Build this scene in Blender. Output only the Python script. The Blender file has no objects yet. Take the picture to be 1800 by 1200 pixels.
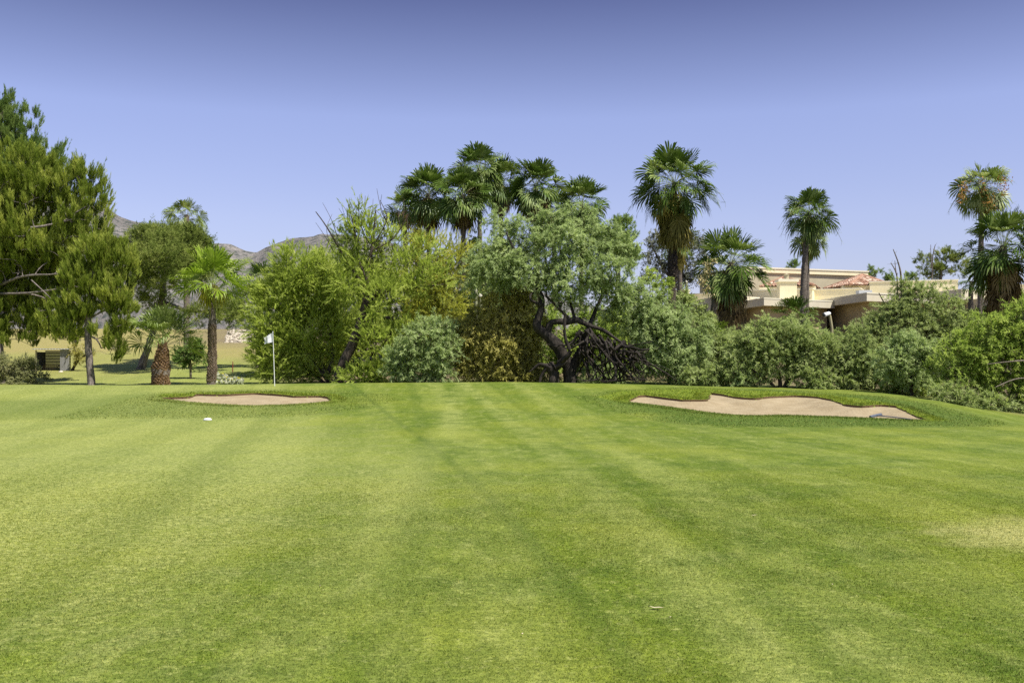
import bpy, math, random
import numpy as np
from mathutils import Vector, geometry as mgeo

SC = bpy.context.scene
COL = SC.collection
R = math.radians
FPX, CX, HY, CAMZ = 1750.0, 900.0, 640.0, 1.7      # focal length in photo pixels, principal column, horizon row, eye height
TO_SUN = np.array([0.40, -0.30, 0.87]); TO_SUN /= np.linalg.norm(TO_SUN)


def W(px, py, d):
    """point at distance d that the photograph shows at (px, py)"""
    return np.array([(px - CX) / FPX * d, d, CAMZ + (HY - py) / FPX * d])


def smooth(a, b, x):
    t = np.clip((np.asarray(x, float) - a) / (b - a), 0, 1)
    return t * t * (3 - 2 * t)


def nrm(v):
    v = np.asarray(v, float)
    return v / np.maximum(np.linalg.norm(v, axis=-1, keepdims=True), 1e-9)


def vnoise(P, seed=0):
    """smooth value noise, P (N,k) -> 0..1"""
    P = np.asarray(P, float)
    i = np.floor(P).astype(np.int64); f = P - i
    f = f * f * (3 - 2 * f)
    k = P.shape[1]
    out = np.zeros(len(P))
    for c in range(2 ** k):
        w = np.ones(len(P)); h = np.full(len(P), seed * 7919 + 13, np.int64)
        for a in range(k):
            b = (c >> a) & 1
            w = w * (f[:, a] if b else 1 - f[:, a])
            h = (h * 1103515245 + (i[:, a] + b) * [73856093, 19349663, 83492791][a]) & 0x7fffffff
        h = (h ^ (h >> 13)) * 1274126177 & 0x7fffffff
        h = h ^ (h >> 15)
        out += w * ((h & 0xffff) / 65535.0)
    return out


def fbm(P, seed=0, oct=4):
    s, a, t = 0.0, 0.5, 0.0
    for o in range(oct):
        s = s + a * vnoise(np.asarray(P) * 2 ** o + 17.3 * o, seed + o); t += a; a *= .5
    return s / t


# ------------------------------------------------------------------ mesh buffers
class MB:
    def __init__(s):
        s.v = []; s.f = {3: [], 4: []}; s.r = {3: [], 4: []}; s.n = 0
    def add(s, V, F, rnd=0.5):
        V = np.asarray(V, float).reshape(-1, 3); F = np.asarray(F, np.int64)
        k = F.shape[1]
        s.v.append(V); s.f[k].append(F + s.n)
        s.r[k].append(np.broadcast_to(np.asarray(rnd, float), (len(F),)).copy())
        s.n += len(V)
    def box(s, c, size, rot=0.0, rnd=.5):
        hx, hy, hz = np.array(size) / 2
        P = np.array([[x, y, z] for z in (-hz, hz) for y in (-hy, hy) for x in (-hx, hx)])
        ca, sa = math.cos(rot), math.sin(rot)
        P = np.stack([P[:, 0] * ca - P[:, 1] * sa, P[:, 0] * sa + P[:, 1] * ca, P[:, 2]], 1) + np.array(c)
        s.add(P, [[0, 2, 3, 1], [4, 5, 7, 6], [0, 1, 5, 4], [2, 6, 7, 3], [0, 4, 6, 2], [1, 3, 7, 5]], rnd)
    def prism(s, pts, z0, z1, rnd=.5):
        """pts: plan polygon, counter-clockwise"""
        n = len(pts); pts = np.asarray(pts, float)
        V = np.concatenate([np.c_[pts, np.full(n, z0)], np.c_[pts, np.full(n, z1)]])
        i = np.arange(n); j = (i + 1) % n
        s.add(V, np.stack([i, j, j + n, i + n], 1), rnd)
        for k in range(1, n - 1):
            s.add(V[[n, n + k, n + k + 1]], [[0, 1, 2]], rnd)
            s.add(V[[0, k + 1, k]], [[0, 1, 2]], rnd)
    def tube(s, P, rad, seg=8, rnd=.5, wob=0, seed=0, cap=True):
        P = np.asarray(P, float); n = len(P)
        rad = np.broadcast_to(np.asarray(rad, float), (n,))
        T = nrm(np.gradient(P, axis=0))
        ref = np.array([0.31, 0.95, 0.05]) if abs(T[0, 2]) > .6 else np.array([0., 0., 1.])
        U = nrm(np.cross(T, ref)); Vv = np.cross(T, U)
        a = np.arange(seg) * 2 * math.pi / seg
        k = np.ones((n, seg))
        if wob:
            g = np.stack(np.meshgrid(np.arange(n) * .9, np.arange(seg) * 1.0, indexing='ij'), -1).reshape(-1, 2)
            k = 1 + wob * (vnoise(g, seed) - .5).reshape(n, seg) * 2
        ring = P[:, None] + (U[:, None] * np.cos(a)[None, :, None] + Vv[:, None] * np.sin(a)[None, :, None]) * (rad[:, None] * k)[..., None]
        i, j = np.meshgrid(np.arange(n - 1), np.arange(seg), indexing='ij')
        i = i.ravel(); j = j.ravel(); j2 = (j + 1) % seg
        s.add(ring.reshape(-1, 3), np.stack([i * seg + j, i * seg + j2, (i + 1) * seg + j2, (i + 1) * seg + j], 1), rnd)
        if cap:
            for e, o in ((0, -1), (n - 1, 1)):
                V = np.concatenate([[P[e] + T[e] * o * rad[e] * .3], ring[e]])
                q = np.arange(seg)
                F = np.stack([np.zeros(seg, int), 1 + q, 1 + (q + 1) % seg], 1)
                s.add(V, F if o > 0 else F[:, ::-1], rnd)
    def edges(s, A, B, ra, rb, seg=5, rnd=.5):
        """many straight tapered twigs at once"""
        A = np.asarray(A, float); B = np.asarray(B, float); n = len(A)
        if not n: return
        T = nrm(B - A)
        ref = np.where(np.abs(T[:, 2:3]) > .8, np.array([[1., 0, 0]]), np.array([[0, 0, 1.]]))
        U = nrm(np.cross(T, ref)); V = np.cross(T, U)
        a = np.arange(seg) * 2 * math.pi / seg
        off = U[:, None] * np.cos(a)[None, :, None] + V[:, None] * np.sin(a)[None, :, None]
        ra = np.broadcast_to(ra, (n,)); rb = np.broadcast_to(rb, (n,))
        VV = np.concatenate([A[:, None] + off * ra[:, None, None], B[:, None] + off * rb[:, None, None]], 1).reshape(-1, 3)
        q = np.arange(seg); base = np.stack([q, (q + 1) % seg, seg + (q + 1) % seg, seg + q], 1)
        F = (np.arange(n)[:, None, None] * 2 * seg + base[None]).reshape(-1, 4)
        s.add(VV, F, np.repeat(np.broadcast_to(rnd, (n,)), seg))
    def leaves(s, C, D, S, L, Wd, rnd):
        """one slim diamond per leaf: base C, long axis D, side axis S"""
        L = np.broadcast_to(L, (len(C),))[:, None]; Wd = np.broadcast_to(Wd, (len(C),))[:, None]
        V = np.stack([C, C + D * L * .45 + S * Wd * .5, C + D * L, C + D * L * .45 - S * Wd * .5], 1).reshape(-1, 3)
        s.add(V, np.arange(len(C) * 4).reshape(-1, 4), rnd)
    def build(s, name, mat, parent=None, smooth_shade=False):
        me = bpy.data.meshes.new(name)
        V = np.concatenate(s.v) if s.v else np.zeros((0, 3))
        parts, rn, starts, tot, pos = [], [], [], [], 0
        for k in (3, 4):
            if s.f[k]:
                F = np.concatenate(s.f[k]); parts.append(F.ravel()); rn.append(np.concatenate(s.r[k]))
                starts.append(pos + np.arange(len(F)) * k); tot.append(np.full(len(F), k)); pos += F.size
        L = np.concatenate(parts)
        me.vertices.add(len(V)); me.vertices.foreach_set('co', V.astype(np.float32).ravel())
        me.loops.add(len(L)); me.loops.foreach_set('vertex_index', L.astype(np.int32))
        st = np.concatenate(starts).astype(np.int32)
        me.polygons.add(len(st)); me.polygons.foreach_set('loop_start', st)
        me.polygons.foreach_set('loop_total', np.concatenate(tot).astype(np.int32))
        at = me.attributes.new('rnd', 'FLOAT', 'FACE'); at.data.foreach_set('value', np.concatenate(rn).astype(np.float32))
        me.polygons.foreach_set('use_smooth', np.full(len(st), bool(smooth_shade)))
        me.update(calc_edges=True)
        if mat: me.materials.append(mat)
        o = bpy.data.objects.new(name, me); COL.objects.link(o)
        if parent is not None:
            o.parent = parent
            o.matrix_parent_inverse = parent.matrix_world.inverted() if False else o.matrix_parent_inverse
            pl = np.array(parent['_base']) if '_base' in parent else np.zeros(3)
            me.vertices.foreach_set('co', (V - pl).astype(np.float32).ravel()); me.update()
        return o


def tag(o, label, cat, group=None, kind=None):
    o['label'] = label
    o['category'] = cat
    if group: o['group'] = group
    if kind: o['kind'] = kind
    return o


def thing(name, loc, label, cat, group=None):
    o = bpy.data.objects.new(name, None); COL.objects.link(o)
    o.location = loc; o['_base'] = [float(a) for a in loc]
    return tag(o, label, cat, group)


# ------------------------------------------------------------------ node helpers
class NT:
    def __init__(s, name):
        s.m = bpy.data.materials.new(name); s.m.use_nodes = True
        s.t = s.m.node_tree; s.t.nodes.clear()
        s.out = s.t.nodes.new('ShaderNodeOutputMaterial')
    def n(s, typ, **kw):
        nd = s.t.nodes.new('ShaderNode' + typ)
        for k, v in kw.items():
            if k.startswith('_'): setattr(nd, k[1:], v)
            else:
                key = k.replace('__', ' ')
                sk = nd.inputs[int(key[1:])] if key[0] == 'i' and key[1:].isdigit() else nd.inputs[key]
                s.put(sk, v)
        return nd
    def put(s, sk, v):
        if isinstance(v, bpy.types.NodeSocket): s.t.links.new(v, sk)
        elif isinstance(v, bpy.types.Node): s.t.links.new(v.outputs[0], sk)
        elif isinstance(v, (tuple, list)) and len(v) == 3 and sk.type == 'RGBA': sk.default_value = (*v, 1)
        else: sk.default_value = v
    def math(s, op, a, b=0.0, c=0.0, clamp=False):
        return s.n('Math', _operation=op, _use_clamp=clamp, i0=a, i1=b, i2=c).outputs[0]
    def mix(s, f, a, b, mode='MIX'):
        nd = s.t.nodes.new('ShaderNodeMix'); nd.data_type = 'RGBA'; nd.blend_type = mode; nd.clamp_factor = True
        s.put(nd.inputs[0], f); s.put(nd.inputs[6], a); s.put(nd.inputs[7], b)
        return nd.outputs[2]
    def noise(s, vec, scale, detail=4, rough=.55, dist=0.0):
        return s.n('TexNoise', Vector=vec, Scale=scale, Detail=detail, Roughness=rough, Distortion=dist).outputs[0]
    def ss(s, x, a, b):
        nd = s.n('MapRange', _interpolation_type='SMOOTHSTEP', Value=x, From__Min=a, From__Max=b)
        return nd.outputs[0]
    def pos(s): return s.n('NewGeometry').outputs['Position']
    def rnd(s): return s.n('Attribute', _attribute_name='rnd').outputs['Fac']
    def attr(s, nm): return s.n('Attribute', _attribute_name=nm).outputs['Color']
    def bsdf(s, col, rough=.85, spec=.25, bump=None, bstr=.4, bdist=.02, metal=0.0):
        b = s.n('BsdfPrincipled', Base__Color=col, Roughness=rough, Metallic=metal)
        b.inputs['Specular IOR Level'].default_value = spec
        if bump is not None:
            bn = s.n('Bump', Height=bump, Strength=bstr, Distance=bdist); s.t.links.new(bn.outputs[0], b.inputs['Normal'])
        s.t.links.new(b.outputs[0], s.out.inputs[0]); return s.m


def leaf_mat(name, dark, mid, light, trans=.35, dry=None, gloss=0.0, cl=.9):
    """foliage: per leaf variation by the face attribute rnd, clump variation by noise"""
    t = NT(name)
    r = t.rnd(); p = t.pos()
    big = t.noise(p, cl, 2, .5)
    f = t.math('ADD', t.math('MULTIPLY', r, .62), t.math('MULTIPLY', t.ss(big, .3, .7), .38))
    c = t.mix(t.ss(f, .05, .5), dark, mid); c = t.mix(t.ss(f, .5, .95), c, light)
    if dry is not None:
        c = t.mix(t.math('GREATER_THAN', r, .93), c, dry)
    d = t.n('BsdfDiffuse', Color=c)
    tr = t.n('BsdfTranslucent', Color=t.mix(.5, c, t.mix(1.0, c, (1.15, 1.25, .55), 'MULTIPLY')))
    m = t.n('MixShader', i0=trans, i1=d, i2=tr)
    if gloss:
        g = t.n('BsdfGlossy', Color=(.9, .95, 1.0), Roughness=.38)
        m = t.n('MixShader', i0=gloss, i1=m, i2=g)
    t.t.links.new(m.outputs[0], t.out.inputs[0])
    return t.m


def bark_mat(name, a, b, scale=14, zst=.25):
    t = NT(name)
    p = t.n('VectorMath', _operation='MULTIPLY', i0=t.pos(), i1=(1, 1, zst)).outputs[0]
    n1 = t.noise(p, scale, 6, .7); n2 = t.noise(t.pos(), 1.6, 3)
    c = t.mix(t.ss(n1, .32, .68), a, b); c = t.mix(t.math('MULTIPLY', t.ss(n2, .45, .75), .5), c, a)
    return t.bsdf(c, .9, .15, n1, .9, .04)
# ------------------------------------------------------------------ terrain height
_CP = np.array([-900, -300, 0, 300, 480, 700, 900, 1000, 1100, 1300, 1450, 1550, 1650, 1700, 1750, 1800, 1900, 2100, 2600])
_CY = np.array([684, 683, 681, 678, 675.5, 673.5, 672, 673, 676, 682, 687, 693, 706, 717, 730, 743, 760, 785, 800])
_CD = np.array([40, 41, 42, 42, 42, 42.5, 43, 43, 42.5, 41, 39.5, 38, 36, 34.5, 33, 32, 30, 28, 27])


def crest(px):
    yc = np.interp(px, _CP, _CY); d = np.interp(px, _CP, _CD)
    return d, CAMZ - (yc - HY) / FPX * d


def H(x, y):
    x = np.asarray(x, float); y = np.asarray(y, float)
    yy = np.maximum(y, 20)
    px = CX + x / yy * FPX
    D, zc = crest(px)
    t = np.clip((y - 26) / (D - 26), 0, 1)
    front = zc * (t * t * (2.15 - 1.15 * t)) / 1.0
    # land behind the green: gentle on the left, a bank up to the house on the right
    lB = np.interp(y, [40, 50, 55, 58, 64, 74, 85, 100, 120, 150, 200, 300], [.6, .60, .70, .86, 1.18, 2.25, 2.85, 3.6, 4.8, 7.2, 8.0, 6.0])
    rB = np.interp(y, [36, 48, 55, 70, 85, 100, 150, 300], [.1, .6, 1.3, 3.0, 4.6, 5.2, 6.0, 5.0])
    wr = smooth(480, 820, px)
    B = lB * (1 - wr) + rB * wr
    B = B - smooth(1500, 1850, px) * (1 - smooth(45, 70, y)) * .7
    w = smooth(0, 12, y - D)
    h = np.where(y <= D, front, zc * (1 - w) + B * w)
    und = (fbm(np.stack([x / 7, y / 7], -1).reshape(-1, 2), 5, 2).reshape(x.shape) - .5) * .10 * smooth(3, 12, y)
    far = smooth(400, 700, np.hypot(x, y))
    return (h + und) * (1 - far)


def ground_z(x, y): return float(H(np.array([x]), np.array([y]))[0])


def cast(px, py):
    """where the sight line through (px, py) meets the turf"""
    d = np.arange(3, 60, .02)
    z = CAMZ + (HY - py) / FPX * d
    h = H((px - CX) / FPX * d, d)
    i = np.argmax(h >= z)
    return np.array([(px - CX) / FPX * d[i], d[i]])


def poly_sd(P, Q):
    """signed distance of points P (N,2) to polygon Q (M,2), negative inside"""
    A = Q; Bq = np.roll(Q, -1, 0); E = Bq - A
    d = np.full(len(P), 1e9); ins = np.zeros(len(P), bool)
    for a, b, e in zip(A, Bq, E):
        t = np.clip(((P - a) @ e) / max(e @ e, 1e-9), 0, 1)
        d = np.minimum(d, np.linalg.norm(P - a - t[:, None] * e, axis=1))
        c = (a[1] > P[:, 1]) != (b[1] > P[:, 1])
        xx = a[0] + (P[:, 1] - a[1]) * e[0] / (e[1] if abs(e[1]) > 1e-9 else 1e-9)
        ins ^= c & (P[:, 0] < xx)
    return np.where(ins, -d, d)


def outline(pts, step=.12, jit=.05, seed=1):
    Q = np.array([cast(*p) for p in pts])
    out = []
    for a, b in zip(Q, np.roll(Q, -1, 0)):
        n = max(1, int(np.linalg.norm(b - a) / step))
        out += [a + (b - a) * k / n for k in range(n)]
    out = np.array(out)
    for _ in range(2): out = (np.roll(out, 1, 0) + 2 * out + np.roll(out, -1, 0)) / 4
    n = np.roll(out, -1, 0) - np.roll(out, 1, 0); n = nrm(np.c_[n[:, 1], -n[:, 0]])
    return out + n * ((fbm(out * 2.2, seed, 3) - .5) * 2 * jit)[:, None]


# bunker outlines (photo pixels, along the front then back over the far lip)
BK_L = [(280, 700.5), (330, 706), (380, 710), (440, 712.5), (490, 711.5), (540, 709), (583, 704.5), (577, 699), (562, 696.5), (520, 697.5), (490, 694.5), (450, 691.5), (400, 694.5), (345, 694), (330, 699), (310, 699.5)]
BK_R = [(1103, 706), (1180, 715), (1240, 724), (1290, 729), (1320, 730), (1380, 729), (1440, 731), (1500, 733), (1560, 736), (1630, 738), (1608, 729), (1577, 714.5), (1550, 712.5), (1515, 715), (1488, 712), (1468, 704), (1440, 698.5), (1400, 696), (1350, 698), (1330, 701.5), (1300, 699.5), (1270, 694), (1247, 691.5), (1243, 704), (1200, 704), (1165, 700), (1135, 695.5), (1120, 697)]
OUT_L = outline(BK_L, seed=3); OUT_R = outline(BK_R, seed=9)
# strips of longer yellow-green turf on the far lips, and the darker rough round both bunkers
LIP_L = np.array([cast(*p) for p in [(278, 699.5), (290, 691.5), (340, 691), (400, 690), (440, 687.5), (520, 689.5), (590, 692), (596, 700), (585, 706), (583, 697), (560, 697.5), (500, 696), (450, 693), (345, 695), (325, 701)]])
LIP_R = np.array([cast(*p) for p in [(1052, 697), (1085, 689), (1140, 685), (1240, 684), (1350, 687.5), (1450, 693), (1530, 703), (1600, 721), (1664, 739), (1630, 740), (1600, 728), (1550, 715), (1480, 712), (1400, 699), (1300, 702), (1246, 694), (1240, 706), (1165, 702), (1120, 699), (1100, 708)]])
RGH_R = np.array([cast(*p) for p in [(1010, 697), (1090, 686), (1200, 681), (1400, 686.5), (1560, 697), (1680, 717), (1770, 744), (1740, 751), (1600, 754), (1450, 753), (1300, 751), (1180, 744), (1080, 722)]])
RGH_L = np.array([cast(*p) for p in [(-120, 702), (120, 700), (270, 690), (440, 684.5), (600, 687), (680, 694), (700, 704), (640, 716), (540, 730), (420, 735), (200, 735), (0, 738), (-200, 740)]])

# ------------------------------------------------------------------ the one sheet of ground
def axis(segs):
    out = []
    for a, b, st in segs: out += list(np.arange(a, b, st))
    return np.array(out)

_ox = [16 * 1.16 ** k for k in range(1, 38)]
gx = np.array(sorted([-v for v in _ox] + list(np.arange(-16, 16.01, .17)) + _ox))
_oy = [60 * 1.13 ** k for k in range(1, 34)]
gy = np.array([-2500, -900, -300, -90, -30, -12, -6, -3] + list(np.arange(-1, 26, .4)) + list(np.arange(26, 46, .13)) + list(np.arange(46, 60, .45)) + [60.] + _oy)
GX, GY = np.meshgrid(gx, gy)
gP = np.stack([GX.ravel(), GY.ravel()], 1)
gZ = H(GX, GY).ravel()
near = (gP[:, 1] > 22) & (gP[:, 1] < 48) & (np.abs(gP[:, 0]) < 24)
sdL = np.full(len(gP), 50.); sdR = sdL.copy(); sdl = sdL.copy(); sdr = sdL.copy(); sgr = sdL.copy(); sgl = sdL.copy()
sdL[near] = poly_sd(gP[near], OUT_L); sdR[near] = poly_sd(gP[near], OUT_R)
sdl[near] = poly_sd(gP[near], LIP_L); sdr[near] = poly_sd(gP[near], LIP_R)
sgr[near] = poly_sd(gP[near], RGH_R); sgl[near] = poly_sd(gP[near], RGH_L)


def zones(P, sd_out, sd_lip, sd_rough):
    """R rough, G yellow-green lip, B dry straw, A bare soil"""
    n1 = fbm(P * .9, 21, 3) - .5; n2 = fbm(P * .22, 33, 3) - .5
    px = CX + P[:, 0] / np.maximum(P[:, 1], 1) * FPX
    rough = (1 - smooth(-1.3, .9, sd_rough + n1 * 1.8)) * (1 - .45 * (1 - smooth(-3, 1.5, P[:, 0])))
    lip = 1 - smooth(-.15, .25, sd_lip + n1 * .35)
    Dc = crest(px)[0]
    y = P[:, 1]
    left = 1 - smooth(470, 620, px)
    dry = left * smooth(73, 80, y + n2 * 8) * .97
    dry = np.maximum(dry, (1 - smooth(60, 330, px)) * smooth(50, 64, y + n1 * 6) * .55)
    soil = left * smooth(92, 104, y + n2 * 10) * smooth(300, 400, px + n1 * 80) * .9
    soil = np.maximum(soil, smooth(5.5, 10, y - Dc + n1 * 2) * smooth(440, 560, px + n1 * 60) * .95)
    soil = np.maximum(soil, smooth(150, 220, y) * .9)
    return np.stack([rough, lip, dry, soil], 1)


gzone = zones(gP, np.minimum(sdL, sdR), np.minimum(sdl, sdr), np.minimum(sgr, sgl))
ins = np.minimum(sdL, sdR)
gZ = gZ - np.where(ins < -.02, .55, 0.0)
ny, nx = GX.shape
ii, jj = np.meshgrid(np.arange(ny - 1), np.arange(nx - 1), indexing='ij')
q = (ii * nx + jj).ravel()


def turf_material():
    t = NT('turf')
    p = t.pos(); z = t.attr('zone')
    sep = t.n('SeparateColor', Color=z)
    rough, lip, dry = sep.outputs[0], sep.outputs[1], sep.outputs[2]
    soil = t.n('Attribute', _attribute_name='zone').outputs['Alpha']
    xyz = t.n('SeparateXYZ', Vector=p); x, y = xyz.outputs[0], xyz.outputs[1]
    flat = t.n('CombineXYZ', X=x, Y=y).outputs[0]
    # grain of the turf at several real sizes
    n_f = t.noise(flat, 95, 3, .75); n_m = t.noise(flat, 9, 5, .7); n_b = t.noise(flat, 1.5, 5, .62); n_l = t.noise(flat, .28, 3, .5)
    st = t.noise(t.n('CombineXYZ', X=t.math('MULTIPLY', x, 1.5), Y=t.math('MULTIPLY', y, .45)), 2.4, 5, .66)
    c = t.mix(t.ss(n_b, .22, .74), C_T['deep'], C_T['mid'])
    c = t.mix(t.math('MULTIPLY', t.ss(st, .46, .74), .36), c, C_T['pale'])
    n_s = t.noise(flat, 11.0, 6, .75)
    c = t.mix(t.math('MULTIPLY', t.ss(n_l, .42, .68), .42), c, C_T['yel'])
    c = t.mix(t.math('MULTIPLY', t.ss(n_s, .53, .68), .6), c, C_T['pale'])
    c = t.mix(t.math('MULTIPLY', t.ss(n_s, .47, .34), .55), c, C_T['deep'])
    # the near left is drier and paler
    lx = t.math('ADD', t.math('MULTIPLY', x, .55), t.math('MULTIPLY', t.math('ABSOLUTE', t.math('SUBTRACT', y, 13.5)), .16))
    c = t.mix(t.math('MULTIPLY', t.ss(t.math('ADD', lx, t.math('MULTIPLY', t.math('SUBTRACT', n_b, .5), 2.6)), .6, -1.9), t.math('ADD', .18, t.math('MULTIPLY', t.ss(n_s, .38, .62), .55))), c, C_T['pale'])
    # mower tracks: curved bands pressed into the turf
    def band(x0, k1, k2, w, col, amt, y0=6.0):
        nonlocal c
        dy = t.math('SUBTRACT', y, y0)
        xc = t.math('ADD', x0, t.math('ADD', t.math('MULTIPLY', dy, k1), t.math('MULTIPLY', t.math('MULTIPLY', dy, dy), k2)))
        dist = t.math('ABSOLUTE', t.math('ADD', t.math('SUBTRACT', x, xc), t.math('MULTIPLY', t.math('SUBTRACT', n_m, .5), .22)))
        f = t.math('MULTIPLY', t.ss(dist, w, w * .25), t.math('MULTIPLY', t.ss(n_b, .25, .6), amt))
        c = t.mix(f, c, col)
    for b in TRACKS: band(*b)
    # broad mowing stripes running away from the tee side
    u = t.math('ADD', t.math('ADD', x, t.math('MULTIPLY', y, .15)), t.math('MULTIPLY', t.math('SUBTRACT', n_l, .5), 1.2))
    sw = t.math('SINE', t.math('MULTIPLY', u, 3.0))
    c = t.mix(t.math('MULTIPLY', t.ss(sw, -.35, .35), .09), c, C_T['pale'])
    c = t.mix(t.math('MULTIPLY', t.ss(sw, .35, -.35), .09), c, C_T['deep'])
    # worn straw-coloured patch on the right
    ex = t.math('DIVIDE', t.math('SUBTRACT', x, 5.35), 1.5); ey = t.math('DIVIDE', t.math('SUBTRACT', y, 9.9), 1.35)
    er = t.math('ADD', t.math('SQRT', t.math('ADD', t.math('MULTIPLY', ex, ex), t.math('MULTIPLY', ey, ey))), t.math('MULTIPLY', t.math('SUBTRACT', n_b, .5), 1.4))
    c = t.mix(t.math('MULTIPLY', t.ss(er, 1.05, .25), t.math('ADD', .15, t.math('MULTIPLY', n_s, .8))), c, (.37, .345, .130))
    c = t.mix(t.math('MULTIPLY', rough, t.math('ADD', .35, t.math('MULTIPLY', n_b, .75))), c, t.mix(t.ss(n_m, .38, .62), C_T['rough'], C_T['rough2']))
    c = t.mix(lip, c, t.mix(t.ss(n_m, .42, .6), C_T['lip2'], C_T['lip']))
    c = t.mix(dry, c, t.mix(t.ss(n_b, .35, .65), C_T['dry'], C_T['dry2']))
    c = t.mix(soil, c, t.mix(t.ss(n_m, .35, .65), (.10, .080, .045), (.20, .155, .095)))
    n_g = t.noise(flat, 26, 4, .85)
    n_g = t.ss(n_g, .36, .64)
    v = t.math('ADD', t.math('ADD', t.math('MULTIPLY', n_f, .75), t.math('MULTIPLY', n_m, .40)), t.math('MULTIPLY', n_g, .30))
    c = t.mix(1.0, c, t.n('CombineColor', Red=t.n('MapRange', Value=v, From__Min=.48, From__Max=.98, To__Min=.42, To__Max=1.62).outputs[0],
                            Green=t.n('MapRange', Value=v, From__Min=.48, From__Max=.98, To__Min=.48, To__Max=1.54).outputs[0],
                            Blue=t.n('MapRange', Value=v, From__Min=.48, From__Max=.98, To__Min=.40, To__Max=1.65).outputs[0]), 'MULTIPLY')
    hgt = t.math('ADD', t.math('MULTIPLY', n_f, .5), t.math('MULTIPLY', n_m, .9))
    return t, c, hgt


C_T = dict(deep=(.056, .092, .009), mid=(.118, .160, .015), pale=(.295, .312, .096), yel=(.205, .226, .022),
           rough=(.038, .072, .010), rough2=(.072, .116, .017), lip=(.175, .214, .020), lip2=(.082, .130, .013),
           dry=(.262, .214, .082), dry2=(.230, .212, .060))
# (x at y0, slope, curvature, half width, colour, strength)
TRACKS = [(.62, -.115, -.0026, .16, C_T['rough'], .40), (-.75, -.055, -.0012, .30, C_T['rough'], .24), (-1.35, -.02, 0, .5, C_T['pale'], .22),
          (1.45, -.02, -.0022, .40, C_T['pale'], .24), (2.3, .02, -.0022, .42, C_T['pale'], .20), (1.9, .0, -.0022, .22, C_T['rough'], .22),
          (3.4, .03, -.002, .5, C_T['rough'], .14), (-3.3, -.17, 0, .4, C_T['rough'], .18), (.1, -.05, -.0012, .5, C_T['pale'], .16)]
TRACKS = [(x0, k1, k2, w, tuple(c), a) for x0, k1, k2, w, c, a in TRACKS]
_t, _c, _h = turf_material()
M_TURF = _t.bsdf(_c, .92, .12, _h, .55, .012)

g = MB(); g.add(np.c_[gP, gZ], np.stack([q, q + 1, q + nx + 1, q + nx], 1))
ground = g.build('ground', M_TURF, smooth_shade=True)
za = ground.data.attributes.new('zone', 'FLOAT_COLOR', 'POINT'); za.data.foreach_set('color', gzone.astype(np.float32).ravel())
tag(ground, 'mown golf fairway rising to a low green, bank and dry slope behind', 'ground', kind='structure')

# ------------------------------------------------------------------ turf blades on the near fairway and longer grass round the bunkers
def blade_material():
    t, c, h = turf_material()
    r = t.rnd()
    c = t.mix(t.math('MULTIPLY', t.ss(r, .55, 1.0), .45), c, C_T['pale'])
    c = t.mix(1.0, c, t.n('CombineColor', Red=t.math('ADD', .70, t.math('MULTIPLY', r, 1.45)), Green=t.math('ADD', .78, t.math('MULTIPLY', r, 1.2)), Blue=t.math('ADD', .65, t.math('MULTIPLY', r, 1.3))), 'MULTIPLY')
    d = t.n('BsdfDiffuse', Color=c); tr = t.n('BsdfTranslucent', Color=c)
    m = t.n('MixShader', i0=.4, i1=d, i2=tr)
    t.t.links.new(m.outputs[0], t.out.inputs[0]); return t.m


M_BLADE = blade_material()


def blades(name, P, Z, hgt, wid, lean, mat, zone, parent=None, seed=0):
    rg = np.random.default_rng(seed); n = len(P)
    a = rg.uniform(0, 2 * np.pi, n); b = rg.uniform(0, 2 * np.pi, n)
    S = np.stack([np.cos(a), np.sin(a), np.zeros(n)], 1)
    L = np.stack([np.cos(b), np.sin(b), np.zeros(n)], 1) * (lean * rg.uniform(.3, 1, n) * hgt)[:, None]
    base = np.c_[P, Z]
    tip = base + L; tip[:, 2] += hgt * np.sqrt(np.maximum(.15, 1 - (lean * .6) ** 2))
    V = np.stack([base - S * wid[:, None] / 2, base + S * wid[:, None] / 2, tip], 1).reshape(-1, 3)
    mb = MB(); mb.add(V, np.arange(3 * n).reshape(-1, 3), rg.uniform(0, 1, n))
    o = mb.build(name, mat, parent)
    za = o.data.attributes.new('zone', 'FLOAT_COLOR', 'POINT'); za.data.foreach_set('color', np.repeat(zone, 3, 0).astype(np.float32).ravel())
    return o


rg = np.random.default_rng(77)
NB = 900000
yb = 3.6 + 15.4 * rg.uniform(0, 1, NB) ** 1.25
xb = rg.uniform(-1, 1, NB) * (yb * .56 + 1.6)
keep = rg.uniform(0, 1, NB) < 1 - smooth(11, 19, yb)
xb, yb = xb[keep], yb[keep]
Pb = np.c_[xb, yb]
fbn = fbm(Pb * 1.1, 4, 3)
hb = (.008 + .012 * rg.uniform(0, 1, len(yb)) + .010 * (fbn - .4)) * (1 - .3 * smooth(12, 19, yb))
wb = (.0040 + .0028 * rg.uniform(0, 1, len(yb))) * (yb / 6) ** .55
zb = zones(Pb, None, np.full(len(Pb), 50.), np.full(len(Pb), 50.))
turf = blades('grass_blades', Pb, H(xb, yb) - .003, np.maximum(hb, .008), wb, .9, M_BLADE, zb, seed=5)
tag(turf, 'short mown grass blades of the near fairway', 'grass', kind='stuff')

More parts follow.
